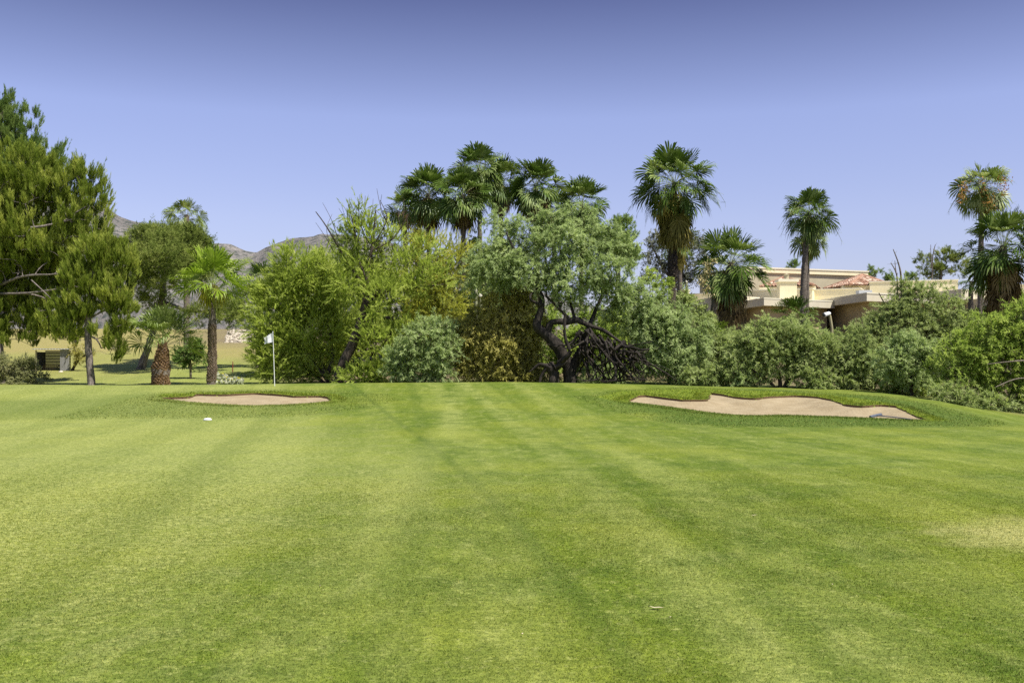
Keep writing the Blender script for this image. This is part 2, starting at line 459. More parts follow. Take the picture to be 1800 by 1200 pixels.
# ------------------------------------------------------------------ bunkers
def sand_material():
    t = NT('bunker_sand'); p = t.pos()
    a = t.noise(p, 2.2, 4, .6); b = t.noise(p, 22, 4, .7); f = t.noise(p, 160, 2)
    w = t.n('TexWave', Vector=p, Scale=2.6, Distortion=9.0, Detail=2.0, _bands_direction='X').outputs['Fac']
    c = t.mix(t.ss(a, .3, .7), (.275, .214, .125), (.335, .270, .168))
    c = t.mix(t.math('MULTIPLY', t.ss(b, .5, .75), .5), c, (.21, .160, .098))
    h = t.math('ADD', t.math('MULTIPLY', b, .4), t.math('ADD', t.math('MULTIPLY', w, .15), t.math('MULTIPLY', f, .25)))
    return t.bsdf(c, .95, .1, h, .8, .03)


M_SAND = sand_material()
M_SOIL = (lambda t: t.bsdf(t.mix(t.noise(t.pos(), 14, 4), (.10, .065, .035), (.18, .12, .07)), .95, .1))(NT('lip_soil'))


def bunker(O, label, lipdepth, seed):
    area = 0.5 * np.sum(O[:, 0] * np.roll(O[:, 1], -1) - np.roll(O[:, 0], -1) * O[:, 1])
    if area < 0: O = O[::-1]
    lo, hi = O.min(0), O.max(0)
    X, Y = np.meshgrid(np.arange(lo[0], hi[0], .16), np.arange(lo[1], hi[1], .16))
    I = np.stack([X.ravel(), Y.ravel()], 1); rg = np.random.default_rng(seed)
    I = I + rg.uniform(-.05, .05, I.shape)
    I = I[poly_sd(I, O) < -.09]
    P = np.concatenate([O, I]); n = len(O)
    vv, ee, ff, *_ = mgeo.delaunay_2d_cdt([Vector(p) for p in P], [(k, (k + 1) % n) for k in range(n)], [], 1, 1e-4)
    P2 = np.array([[v.x, v.y] for v in vv])
    sd = -poly_sd(P2, O)
    dep = .035 + lipdepth * smooth(0, 1.1, sd) + (fbm(P2 * 1.3, seed, 3) - .5) * .10 * smooth(0, .5, sd)
    s = MB(); s.add(np.c_[P2, H(P2[:, 0], P2[:, 1]) - dep], np.array([list(f) for f in ff]))
    bk = s.build('bunker', M_SAND, smooth_shade=True)
    tag(bk, label, 'bunker', 'sand bunkers before the green', 'structure')
    bk['_base'] = [0., 0., 0.]
    # turf collar: covers the cut edge, falls as a soil face into the sand
    N = np.roll(O, -1, 0) - np.roll(O, 1, 0); N = nrm(np.c_[N[:, 1], -N[:, 0]])
    nb = np.roll(O, 1, 0); N = nrm(N + np.roll(N, 1, 0) + np.roll(N, -1, 0))
    h0 = H(O[:, 0], O[:, 1])
    far = smooth(-.2, .5, N[:, 1])                     # lips on the far side stand a little proud
    rise = .012 + far * (.025 + .03 * fbm(O * 1.7, seed + 3, 2))
    O1 = O + N * .14; O2 = O + N * .5; K = len(O)
    rows = [np.c_[O + N * .02, h0 - .30], np.c_[O - N * .015, h0 + rise * .75], np.c_[O1, H(O1[:, 0], O1[:, 1]) + rise], np.c_[O2, H(O2[:, 0], O2[:, 1]) - .004]]
    k = np.arange(K); k2 = (k + 1) % K
    col = MB(); VV = np.concatenate(rows[1:])
    for a in range(2): col.add(VV, np.stack([a * K + k, (a + 1) * K + k, (a + 1) * K + k2, a * K + k2], 1)) if a == 0 else col.add(VV, np.stack([a * K + k, (a + 1) * K + k, (a + 1) * K + k2, a * K + k2], 1))
    lipo = col.build('turf_collar', M_TURF, bk, True)
    zc = []
    for rr in rows[1:]:
        p = rr[:, :2]
        zc.append(zones(p, None, np.minimum(poly_sd(p, LIP_L), poly_sd(p, LIP_R)), np.minimum(poly_sd(p, RGH_L), poly_sd(p, RGH_R))))
    zc = np.concatenate(zc); zc = np.concatenate([zc, zc])
    za = lipo.data.attributes.new('zone', 'FLOAT_COLOR', 'POINT'); za.data.foreach_set('color', zc.astype(np.float32).ravel())
    so = MB(); so.add(np.concatenate(rows[:2]), np.stack([k, K + k, K + k2, k2], 1)); so.build('soil_edge', M_SOIL, bk)
    # shaggy grass over the lip
    nb = 9000 if len(O) < 150 else 16000
    idx = rg.integers(0, K, nb); off = rg.uniform(-.02, .55, nb) ** 1.0
    p = O[idx] + N[idx] * off[:, None] + rg.uniform(-.07, .07, (nb, 2))
    zz = zones(p, None, np.minimum(poly_sd(p, LIP_L), poly_sd(p, LIP_R)), np.minimum(poly_sd(p, RGH_L), poly_sd(p, RGH_R)))
    fr = far[idx]
    hh = (.035 + .065 * rg.uniform(0, 1, nb) * (.3 + .7 * fr))
    blades('grass_fringe', p, H(p[:, 0], p[:, 1]) + rise[idx] * .8 - .01, hh, .012 + .012 * rg.uniform(0, 1, nb), .8, M_BLADE, zz, bk, seed)
    return bk


bunker(OUT_L, 'small pale sand bunker near the white flagstick', .10, 3)
bunker(OUT_R, 'long pale sand bunker with a rake lying in it', .16, 8)
# rough grass blades over the lips and the collars of rough
nr = 70000
pr = np.c_[rg.uniform(-14, 14.5, nr), rg.uniform(27, 42, nr)]
sl = np.minimum(poly_sd(pr, LIP_L), poly_sd(pr, LIP_R)); sr = np.minimum(poly_sd(pr, RGH_L), poly_sd(pr, RGH_R))
so_ = np.minimum(poly_sd(pr, OUT_L), poly_sd(pr, OUT_R))
k = (np.minimum(sl, sr) < .1) & (so_ > .05); pr, sl, sr = pr[k], sl[k], sr[k]
zr = zones(pr, None, sl, sr)
hr = .02 + .035 * rg.uniform(0, 1, len(pr)) + .03 * zr[:, 1]
ro = blades('rough_grass', pr, H(pr[:, 0], pr[:, 1]) - .004, hr, .014 + .014 * rg.uniform(0, 1, len(pr)), .9, M_BLADE, zr, seed=12)
tag(ro, 'longer rough grass round the sand bunkers', 'grass', kind='stuff')
# ------------------------------------------------------------------ tree builders
def rdir(rg, n): return nrm(rg.normal(size=(n, 3)))


def clumps_from(blobs, d, rg, spacing, depth=.85, hollow=.26, gap=.18):
    """blobs: (px, py, rx, ry[, distance offset]) ellipses of crown as the photo shows them -> clump centres, outward vectors"""
    C, O = [], []
    for b in blobs:
        px, py, rx, ry = b[:4]; dd = d + (b[4] if len(b) > 4 else 0)
        c = W(px, py, dd); ax = rx / FPX * dd; az = ry / FPX * dd; ax = max(ax - .08, ax * .8); az = max(az - .12, az * .8); ay = depth * (ax + az) / 2
        vol = 4.19 * ax * ay * az
        n = max(4, int(vol / spacing ** 3 * 1.7))
        v = rdir(rg, n) * (rg.uniform(0, 1, n) ** hollow)[:, None]
        p = c + v * np.array([ax, ay, az])
        keep = vnoise(p / (spacing * 2.1) + 3.1, int(rg.integers(1000))) > gap
        p, v = p[keep], v[keep]
        C.append(p); O.append(nrm(v * np.array([1 / ax, 1 / ay, 1 / az]) + 1e-4))
    return np.concatenate(C), np.concatenate(O)


def skeleton(roots, targets, rg, step=.35, jit=.12, tipr=.008, power=2.3, sag=.15, rmax=None):
    """roots: list of limb polylines (pts, radii); every clump is joined to the nearest wood by a bending branch"""
    pos, par, rad0 = [], [], []
    for pts, rr in roots:
        pts = np.asarray(pts, float); prev = -1
        if pos:                                            # start from the closest node already there
            dd = np.linalg.norm(np.array(pos) - pts[0], axis=1); k = int(np.argmin(dd))
            if dd[k] < 1.0: prev = k
        for p, r in zip(pts, rr):
            pos.append(p); par.append(prev); rad0.append(r); prev = len(pos) - 1
    n0 = len(pos)
    base = pos[0]
    tg = np.asarray(targets); order = np.argsort(np.linalg.norm(tg - np.mean([p[-1] for p, _ in roots], 0), axis=1))
    P = np.zeros((n0 + len(tg) * 14 + 50, 3)); P[:n0] = pos; cnt = n0
    plen = np.zeros(len(P)); par = par + [0] * (len(P) - n0)
    for k in order:
        t = tg[k]
        v = P[:cnt] - t; dd = np.linalg.norm(v, axis=1) + plen[:cnt] * .25 + np.maximum(v[:, 2], 0) * .6
        i = int(np.argmin(dd)); a = P[i]; L = np.linalg.norm(t - a)
        m = int(np.clip(L / step, 1, 12)); bend = rg.normal(size=3) * jit * L + np.array([0, 0, sag * L])
        prev = i
        for s in range(1, m + 1):
            f = s / m
            q = a + (t - a) * f + bend * math.sin(f * math.pi) * .7 + rg.normal(size=3) * jit * .25 * step * (s < m)
            P[cnt] = q; par[cnt] = prev; plen[cnt] = plen[prev] + L / m; prev = cnt; cnt += 1
    area = np.zeros(cnt)
    kids = np.zeros(cnt, int)
    for i in range(cnt):
        if par[i] >= 0: kids[par[i]] += 1
    for i in range(cnt - 1, -1, -1):
        if kids[i] == 0 or area[i] == 0: area[i] += tipr ** power
        if par[i] >= 0: area[par[i]] += area[i]
    r = area ** (1 / power)
    r[:n0] = np.maximum(np.minimum(r[:n0], np.array(rad0) * 1.0), np.array(rad0))
    if rmax: r[n0:] = np.minimum(r[n0:], rmax)
    e = np.array([i for i in range(n0, cnt)])
    pe = np.array([par[i] for i in e])
    ra = np.minimum(r[pe], r[e] * 1.35)
    return P[pe], P[e], ra, r[e]


def sprays(mb, C, O, rg, twigs=9, tl=.5, per=12, ll=.13, lw=.03, up=.0, out=.5, rand=.8, droop=.35, start=.15, spread=.7, aligned=.55, jit=.1, wood=None, woodr=.004, cl_rnd=.35, face=1.25):
    """leafy twigs round every clump centre"""
    n = len(C); T = n * twigs
    c = np.repeat(C, twigs, 0) + rg.normal(size=(T, 3)) * jit
    o = np.repeat(O, twigs, 0)
    d = nrm(rdir(rg, T) * rand + o * out + np.array([0, 0, up]))
    L = tl * rg.uniform(.55, 1.2, T) * np.where(rg.uniform(0, 1, T) < .07, 1.6, 1.0)
    cr = np.repeat(rg.uniform(0, 1, n), twigs) * cl_rnd + rg.uniform(0, 1, T) * .25
    if wood is not None:
        e = c + d * L[:, None] * .5 - np.array([0, 0, .25]) * droop * L[:, None]
        f = c + d * L[:, None] - np.array([0, 0, 1.0]) * droop * L[:, None]
        wood.edges(c, e, woodr * 1.3, woodr, 3); wood.edges(e, f, woodr, woodr * .5, 3)
    k = rg.uniform(start, 1.0, (T, per))
    p = c[:, None] + d[:, None] * (L[:, None] * k)[..., None]
    p[..., 2] -= droop * L[:, None] * k ** 2
    dd = d[:, None] + np.array([0, 0, -1.0]) * (2 * droop * k)[..., None]
    dd = dd.reshape(-1, 3); m = len(dd)
    ld = nrm(nrm(dd) * aligned + rdir(rg, m) * spread)
    want = nrm(np.array([.35, -.45, .8]) * face + np.repeat(np.repeat(O, twigs, 0), per, 0) * .5 * face + rdir(rg, m) * .75)
    s = nrm(np.cross(ld, want))
    rn = np.clip(np.repeat(cr, per) + rg.uniform(0, 1, m) * .4, 0, 1)
    mb.leaves(p.reshape(-1, 3), ld, s, ll * rg.uniform(.6, 1.3, m), lw * rg.uniform(.7, 1.25, m), rn)


def pxline(pts, d, dd=None):
    """(px, py, radius in px) polyline at distance d -> points, radii"""
    P, Rr = [], []
    for i, q in enumerate(pts):
        di = d + (q[3] if len(q) > 3 else 0)
        P.append(W(q[0], q[1], di)); Rr.append(q[2] / FPX * di)
    return np.array(P), np.array(Rr)


def densify(P, Rr, step=.18, amp=.03, seed=0):
    P = np.asarray(P); out, ro = [], []
    n = len(P)
    for i in range(n - 1):
        p0, p1, p2, p3 = P[max(i - 1, 0)], P[i], P[i + 1], P[min(i + 2, n - 1)]
        m = max(2, int(np.linalg.norm(p2 - p1) / step))
        for k in range(m):
            t = k / m
            out.append(.5 * ((2 * p1) + (-p0 + p2) * t + (2 * p0 - 5 * p1 + 4 * p2 - p3) * t * t + (-p0 + 3 * p1 - 3 * p2 + p3) * t ** 3))
            ro.append(Rr[i] + (Rr[i + 1] - Rr[i]) * t)
    out.append(P[-1]); ro.append(Rr[-1])
    return np.array(out), np.array(ro)


STY = {
    'mesquite': dict(twigs=10, tl=.46, per=27, ll=.155, lw=.031, up=.12, out=.45, rand=.85, droop=.30, spread=.65, aligned=.7, jit=.15, woodr=.0035, cl_rnd=.5),
    'verde':    dict(twigs=11, tl=.66, per=20, ll=.23, lw=.026, up=.50, out=.5, rand=.6, droop=.10, spread=.34, aligned=1.0, jit=.18, woodr=.003),
    'olive':    dict(twigs=10, tl=.46, per=18, ll=.17, lw=.040, up=.0, out=.5, rand=.7, droop=.40, spread=.6, aligned=.7, jit=.16, woodr=.004),
    'pine':     dict(twigs=12, tl=.46, per=38, ll=.20, lw=.020, up=1.25, out=.50, rand=.30, droop=-.10, start=.10, spread=.42, aligned=1.0, jit=.09, woodr=.004, cl_rnd=.6, face=.45),
    'pine_far': dict(twigs=10, tl=.50, per=34, ll=.22, lw=.036, up=.6, out=.5, rand=.55, droop=-.03, start=.1, spread=.7, aligned=.7, jit=.14, woodr=.005, cl_rnd=.6, face=.6),
    'euca':     dict(twigs=8, tl=.55, per=14, ll=.24, lw=.065, up=.0, out=.4, rand=.8, droop=.5, spread=.7, aligned=.5, jit=.18, woodr=.006),
    'shrub':    dict(twigs=9, tl=.36, per=16, ll=.13, lw=.045, up=.35, out=.5, rand=.7, droop=.1, spread=.8, aligned=.5, jit=.1, woodr=.004),
}
G_ = leaf_mat
M_MESQ = G_('mesquite_leaf', (.155, .200, .064), (.325, .390, .140), (.500, .550, .250), .46)
M_MESQ2 = G_('mesquite_leaf_grey', (.180, .240, .090), (.350, .430, .175), (.520, .590, .290), .46)
M_MESQ3 = G_('mesquite_leaf_bright', (.150, .220, .042), (.325, .415, .085), (.490, .560, .150), .44)
M_VERDE = G_('palo_verde_leaf', (.165, .220, .034), (.370, .445, .085), (.570, .610, .180), .46)
M_VERDE2 = G_('palo_verde_leaf_yellow', (.220, .235, .036), (.430, .440, .080), (.590, .580, .150), .46)
M_OLIVE = G_('olive_brown_leaf', (.210, .200, .055), (.430, .395, .115), (.600, .540, .210), .52)
M_PINE = G_('pine_needle', (.070, .110, .016), (.225, .285, .044), (.500, .530, .120), .36)
M_PINE2 = G_('dark_pine_needle', (.060, .115, .030), (.170, .250, .065), (.300, .380, .110), .36)
M_PINE3 = G_('round_pine_needle', (.062, .095, .020), (.170, .215, .048), (.340, .375, .110), .32)
M_EUCA = G_('grey_leaf', (.090, .105, .070), (.185, .200, .130), (.300, .300, .200), .25)
M_SHRUB = G_('dry_shrub_leaf', (.120, .130, .050), (.240, .250, .110), (.360, .350, .180), .46)
M_BARKD = bark_mat('dark_bark', (.022, .017, .013), (.120, .095, .075), 16)
M_BARKT = bark_mat('twisted_bark', (.010, .008, .007), (.062, .052, .042), 13)
M_BARKP = bark_mat('pine_bark', (.080, .066, .058), (.300, .255, .225), 12)
M_TWIG = bark_mat('grey_twig', (.075, .060, .042), (.250, .215, .165), 20)
M_TWIGV = bark_mat('green_twig', (.085, .075, .030), (.230, .215, .085), 20)


def tree(name, label, cat, d, blobs, limbs, style, mat, bark, seed, group=None, spacing=.55, base=None, gap=.2, hollow=.26, tipr=.010, woody=True, over=None, dens=1.0, depth=.85, extra=None, crown_name='crown', rmax=None):
    rg = np.random.default_rng(seed)
    pl = []
    if base is None:
        bx, by = limbs[0][0][0], limbs[0][0][1]; base = W(bx, by, d)
    base = np.array(base, float)
    for l in limbs:
        P, Rr = pxline(l, d); pl.append(densify(P, Rr, .22))
    # root the first limb in the ground
    P0, R0 = pl[0]
    gz = ground_z(P0[0][0], P0[0][1]) - .08
    if P0[0][2] > gz + .05:
        m = max(2, int((P0[0][2] - gz) / .3))
        ext = np.array([[P0[0][0], P0[0][1], z] for z in np.linspace(gz, P0[0][2], m, endpoint=False)])
        P0 = np.concatenate([ext, P0]); R0 = np.concatenate([np.full(m, R0[0] * 1.08), R0]); pl[0] = (P0, R0)
    root = thing(name, (P0[0][0], P0[0][1], gz + .08), label, cat, group)
    C, O = clumps_from(blobs, d, rg, spacing, depth, hollow, gap)
    C = C[C[:, 2] > H(C[:, 0], C[:, 1]) + .05] if True else C
    if len(O) != len(C):
        C2, O2 = clumps_from(blobs, d, np.random.default_rng(seed), spacing, depth, hollow, gap)
        k = C2[:, 2] > H(C2[:, 0], C2[:, 1]) + .05; C, O = C2[k], O2[k]
    tr = MB()
    for i, (P, Rr) in enumerate(pl): tr.tube(P, Rr, 9 if Rr.max() > .06 else 6, wob=.16, seed=seed + i)
    A, B, ra, rb = skeleton(pl, C, rg, tipr=tipr, rmax=rmax)
    tr.edges(A, B, ra, rb, 5)
    if extra: extra(tr)
    if style in ('mesquite', 'olive', 'shrub'):          # bare twig ends standing out of the leaves
        k = rg.choice(len(C), max(4, int(len(C) * .10))); a = C[k]
        for _ in range(2):
            v = nrm(O[k] * .8 + rdir(rg, len(k)) * .6 + np.array([0, 0, .35])); m_ = a + v * rg.uniform(.25, .5, (len(k), 1))
            e_ = m_ + nrm(v + rdir(rg, len(k)) * .5) * rg.uniform(.2, .5, (len(k), 1))
            tr.edges(a, m_, .010, .007, 4); tr.edges(m_, e_, .007, .003, 3)
    st = dict(STY[style]); st.update(over or {}); st['per'] = max(3, int(round(st['per'] * dens)))
    lf = MB(); sprays(lf, C, O, rg, wood=tr if (woody and style not in ('verde', 'pine', 'pine_far')) else None, **st)
    tr.build('trunk', bark, root, True)
    lf.build(crown_name, mat, root)
    return root


# ------------------------------------------------------------------ fan palms
M_FAN = leaf_mat('fan_frond', (.026, .052, .008), (.078, .128, .020), (.270, .330, .110), .20, gloss=.012, cl=1.5)
M_FANB = leaf_mat('bright_fan_frond', (.095, .165, .014), (.215, .310, .030), (.420, .500, .105), .36, gloss=.012, cl=1.5)
M_FANY = leaf_mat('yellow_fan_frond', (.150, .185, .020), (.300, .300, .035), (.420, .380, .070), .34, gloss=.012, cl=1.5)
M_FANL = leaf_mat('pale_fan_frond', (.070, .110, .020), (.170, .225, .050), (.400, .440, .180), .26, gloss=.012, cl=1.5)
M_STALK = NT('frond_stalk'); M_STALK = M_STALK.bsdf((.26, .30, .10), .6)
M_DEAD = leaf_mat('dead_frond', (.065, .045, .022), (.190, .135, .060), (.330, .250, .120), .18, cl=1.2)
M_DEADY = leaf_mat('olive_dead_frond', (.080, .075, .020), (.200, .175, .045), (.320, .270, .080), .2, cl=1.2)
M_PTRUNK = bark_mat('palm_trunk', (.070, .055, .045), (.240, .205, .165), 9, 2.2)
M_PTRUNKD = bark_mat('dark_palm_trunk', (.018, .014, .012), (.120, .095, .075), 9, 1.6)
M_BOOT = bark_mat('palm_boot', (.080, .042, .020), (.290, .185, .100), 10, .6)
M_BOOTG = bark_mat('grey_palm_boot', (.100, .070, .048), (.310, .235, .165), 10, .6)
M_SEED = leaf_mat('palm_seed', (.300, .250, .100), (.480, .400, .200), (.560, .500, .300), .2)
M_SEEDO = leaf_mat('orange_palm_seed', (.300, .150, .040), (.460, .250, .080), (.520, .330, .130), .2)


def fan(mb, stalk, base, az, el, pet, bl, rg, nseg=20, droop=.35, curve=.25, ang=118, rn=.5, tipdroop=.6, stalkr=.012, twist=0.0, cup=.25, slim=1.0):
    """one palmate frond: arching stalk, then a pleated fan split into drooping points"""
    ca, sa = math.cos(az), math.sin(az)
    h = np.array([ca, sa, 0.]); z = np.array([0., 0., 1.])
    pts = []; p = np.array(base, float); e = el
    m = 5
    for k in range(m + 1):
        pts.append(p.copy())
        p = p + (h * math.cos(e) + z * math.sin(e)) * pet / m
        e -= curve / m
    tip = pts[-1]; f = h * math.cos(e) + z * math.sin(e)          # blade axis
    side = np.array([-sa, ca, 0.]); nm = np.cross(f, side)
    if nm[2] < 0 and el > -.6: nm = -nm
    if twist:
        s2 = side * math.cos(twist) + nm * math.sin(twist); nm = np.cross(f, s2); side = s2
    if stalk is not None: stalk.edges(np.array(pts[:-1]), np.array(pts[1:]), stalkr, stalkr * .8, 4, rn)
    a = np.linspace(-R(ang), R(ang), nseg) + rg.normal(size=nseg) * .03
    Ls = bl * (.62 + .38 * np.cos(a * .75)) * rg.uniform(.85, 1.12, nseg)
    dirs = np.cos(a)[:, None] * f + np.sin(a)[:, None] * side
    # sides of the blade lift or fall (costapalmate), tips hang
    dirs = nrm(dirs + nm * (cup * np.sin(np.abs(a)) ** 2)[:, None])
    da = (2 * R(ang) / nseg)
    sd = nrm(np.cross(dirs, nm))
    ple = np.where(np.arange(nseg) % 2 == 0, 1., -1.)[:, None] * nm * .05
    w1 = (Ls * .50 * math.tan(da / 2) * 1.08 * slim)[:, None]
    m1 = tip + dirs * (Ls * .50)[:, None] - z * (droop * .12 * Ls)[:, None] + ple * .6
    m2 = tip + dirs * (Ls * .78)[:, None] - z * (droop * .36 * Ls * rg.uniform(.85, 1.15, nseg))[:, None] + ple * .4
    t3 = tip + dirs * (Ls * .96)[:, None] - z * ((droop * .75 + tipdroop * .35) * Ls * rg.uniform(.5, 1.4, nseg))[:, None]
    o = np.repeat(tip[None], nseg, 0)
    w2 = (Ls * .78 * math.tan(da / 2) * .66 * slim)[:, None]
    V = np.stack([o, m1 - sd * w1, m1 + sd * w1, m2 - sd * w2, m2 + sd * w2, t3], 1).reshape(-1, 3)
    b = np.arange(nseg)[:, None] * 6
    rr = np.clip(rn + rg.normal(size=nseg) * .07, 0, 1)
    mb.add(V, np.concatenate([b + np.array([[0, 2, 1]]), b + np.array([[3, 4, 5]])]), np.concatenate([rr, np.clip(rr + .15, 0, 1)]))
    mb.add(V, b + np.array([[1, 2, 4, 3]]), rr)


def palm(label, trunk_px, d, crown, seed, n=42, pet=1.0, bl=1.05, skirt=None, dead=0, mat=None, deadmat=None, tmat=None, el=(1.35, -.55), boots=None, bootmat=None, seeds=None, seedmat=None, nseg=28, group=None, slim=1.0, droop=.35, trunk_to=None, wisps=0, bias=1.0, cup=.25, lean=0.0, ck=1.0):
    """trunk_px: (px, py, r px) from the base up to the crown; crown (px, py) heart of the crown"""
    rg = np.random.default_rng(seed)
    P, Rr = pxline(trunk_px, d); P, Rr = densify(P, Rr, .25)
    gz = ground_z(P[0][0], P[0][1]) - .1
    if P[0][2] > gz + .1:
        m = max(2, int((P[0][2] - gz) / .3))
        ext = np.array([[P[0][0], P[0][1], zz] for zz in np.linspace(gz, P[0][2], m, endpoint=False)])
        P = np.concatenate([ext, P]); Rr = np.concatenate([np.full(m, Rr[0]), Rr])
    root = thing('fan_palm', (P[0][0], P[0][1], gz + .1), label, 'palm tree', group)
    tr = MB(); hub = W(crown[0], crown[1], d)
    # ring scars
    kk = np.arange(len(P)); Rw = Rr * (1 + .05 * np.sin(kk * 2.1) + .04 * rg.normal(size=len(P)))
    P2 = np.concatenate([P, [hub]]); R2 = np.concatenate([Rw, [Rr[-1] * .8]])
    tr.tube(P2, R2, 12, wob=.07, seed=seed)
    tr.build('trunk', tmat or M_PTRUNK, root, True)
    if boots:                                                   # old leaf bases, spiralling up the trunk: (from fraction, to fraction, size)
        bm = MB(); seg = np.r_[0, np.cumsum(np.linalg.norm(np.diff(P2, axis=0), axis=1))]; tot = seg[-1]
        f0, f1, bs = boots; s = tot * f0; a = 0.0
        while s < tot * f1:
            c = np.array([np.interp(s, seg, P2[:, k]) for k in range(3)]); r = np.interp(s, seg, R2)
            a += 2.39996; o = np.array([math.cos(a), math.sin(a), 0]); t = np.array([-o[1], o[0], 0])
            w, hgt, out = bs * rg.uniform(.8, 1.2), bs * rg.uniform(1.1, 1.6), bs * rg.uniform(.45, .8)
            b0 = c + o * r * .86
            V = [b0 - t * w * .55, b0 + t * w * .55, b0 + np.array([0, 0, -hgt * .35]), b0 + o * out + np.array([0, 0, hgt * .75]) - t * w * .28, b0 + o * out + np.array([0, 0, hgt * .75]) + t * w * .28, b0 + o * out * .2 + np.array([0, 0, hgt * .95])]
            bm.add(V, [[2, 1, 4, 3]], rg.uniform()); bm.add(V, [[0, 2, 3], [3, 4, 5], [0, 3, 5], [1, 5, 4]], rg.uniform())
            s += bs * .62 * bs / max(2 * math.pi * r, .1) * 1.0
        bm.build('leaf_bases', bootmat or M_BOOT, root)
    cr = MB(); st = MB()
    for i in range(n):
        f = (i + .5) / n
        e = el[0] + (el[1] - el[0]) * f ** bias + rg.normal() * .26
        az = i * 2.39996 + rg.normal() * .25
        up = 1 - f
        b = hub + np.array([0, 0, .25 * up - .15]) + np.array([math.cos(az), math.sin(az), 0]) * .08
        p_ = pet * rg.uniform(.8, 1.15) * (.75 + .35 * min(1, f * 2)); b_ = bl * rg.uniform(.85, 1.12)
        fan(cr, st, b, az, e, p_, b_, rg, nseg, droop * (.35 + .75 * f), (.16 + .42 * f) * ck, rn=float(np.clip(.25 + .5 * rg.uniform() + .15 * up, 0, 1)), tipdroop=.08 + .45 * f, twist=rg.normal() * .5, cup=cup + rg.uniform(-.2, .35), slim=slim)
    cr.build('crown', mat or M_FAN, root)
    if wisps:
        for i in range(wisps):                                   # bare flower stalks arching out of the crown
            az = rg.uniform(0, 2 * math.pi); o = np.array([math.cos(az), math.sin(az), 0])
            L = (pet + bl) * rg.uniform(.9, 1.35); t = np.linspace(0, 1, 9)[:, None]
            q = hub + o * L * t * .9 + np.array([0, 0, 1.]) * (rg.uniform(.2, .75) * L * t - rg.uniform(.7, 1.2) * L * t ** 2.2)
            st.edges(q[:-1], q[1:], .013, .009, 3)
            for k in range(5, 9):
                for _ in range(3):
                    v = nrm(rg.normal(size=3) + np.array([0, 0, -1.2])); st.edges([q[k]], [q[k] + v * .3], .007, .004, 3)
    st.build('stalk_sprays', M_STALK, root)
    if dead:
        dm = MB(); top, bot, rad = skirt                         # metres below the hub, skirt radius
        for i in range(dead):
            f = rg.uniform() ** .8
            az = rg.uniform(0, 2 * math.pi)
            o = np.array([math.cos(az), math.sin(az), 0])
            zc = -top - (bot - top) * f
            rr = rad * (1 - .25 * f) * rg.uniform(.25, .75)
            b = hub + np.array([0, 0, zc + .6]) + o * rr * .4
            fan(dm, None, b, az, -.75 - .55 * rg.uniform(), rr * .8, bl * rg.uniform(.5, .75), rg, 14, .6, .5, ang=75, rn=float(rg.uniform()), tipdroop=.7, slim=1.0, twist=rg.normal() * .4)
        dm.build('dead_skirt', deadmat or M_DEAD, root)
    if seeds:
        for (sx, sy, k, s_) in seeds:
            sm = MB()
            c = W(sx, sy, d - 1.5)
            pts = c + rg.normal(size=(k, 3)) * np.array([s_, s_ * .8, s_ * 1.3])
            sm.leaves(pts, nrm(rdir(rg, k) + np.array([0, 0, -.8])), rdir(rg, k), .17, .085, rg.uniform(0, 1, k))
            sm.build('seed_sprays', seedmat or M_SEED, root)
    return root
# ------------------------------------------------------------------ the planting, left to right (photo pixels, distance)
GP = 'pines on the left of the green'
tree('pine_tree', 'tall dark green pine at the far left, rising above the yellow-green pine', 'tree', 62,
     [(8, 205, 22, 46), (-25, 240, 60, 75), (45, 232, 30, 42), (85, 285, 32, 36), (100, 268, 14, 18), (20, 330, 80, 60), (-60, 380, 90, 120), (30, 290, 40, 40)],
     [[(-30, 668, 12), (-26, 500, 10), (-14, 330, 7), (4, 190, 3)]], 'pine', M_PINE2, M_BARKP, 11, GP, .66, gap=.2, rmax=.07)
tree('pine_tree', 'big spreading yellow-green pine with bare grey lower branches above the grey shed', 'tree', 54,
     [(30, 310, 70, 55), (100, 330, 55, 38), (150, 322, 30, 34), (60, 390, 100, 60), (145, 380, 46, 46), (165, 420, 32, 32), (20, 440, 85, 50), (110, 440, 70, 40), (-40, 420, 70, 120),
      (10, 520, 55, 40, 1), (75, 488, 60, 34, 1.6), (140, 500, 40, 40, 2), (60, 465, 60, 30, 1), (125, 580, 40, 30, 1.5), (70, 548, 60, 46, 1), (30, 590, 55, 30), (100, 575, 36, 34), (-40, 560, 60, 60), (180, 352, 12, 18), (150, 300, 14, 22), (112, 300, 16, 26)],
     [[(1, 676, 7.5), (-2, 600, 7), (-12, 480, 6.5), (0, 380, 5), (10, 300, 3)], [(-10, 505, 2.8), (40, 486, 2.0, -1), (95, 482, 1.4, -2), (160, 476, .8, -2.4)], [(-8, 516, 2.4), (50, 515, 1.8, -1.5), (120, 505, .9, -2.2)],
      [(55, 492, 1.2, -1.4), (85, 520, .9, -2.2), (118, 553, .5, -2.6)], [(-6, 400, 3.5), (60, 400, 2.5, -1), (130, 385, 1.5, -1)], [(0, 440, 3), (70, 450, 2, 1), (150, 430, 1.2, .5)]],
     'pine', M_PINE, M_BARKP, 12, GP, .58, gap=.30, rmax=.05)
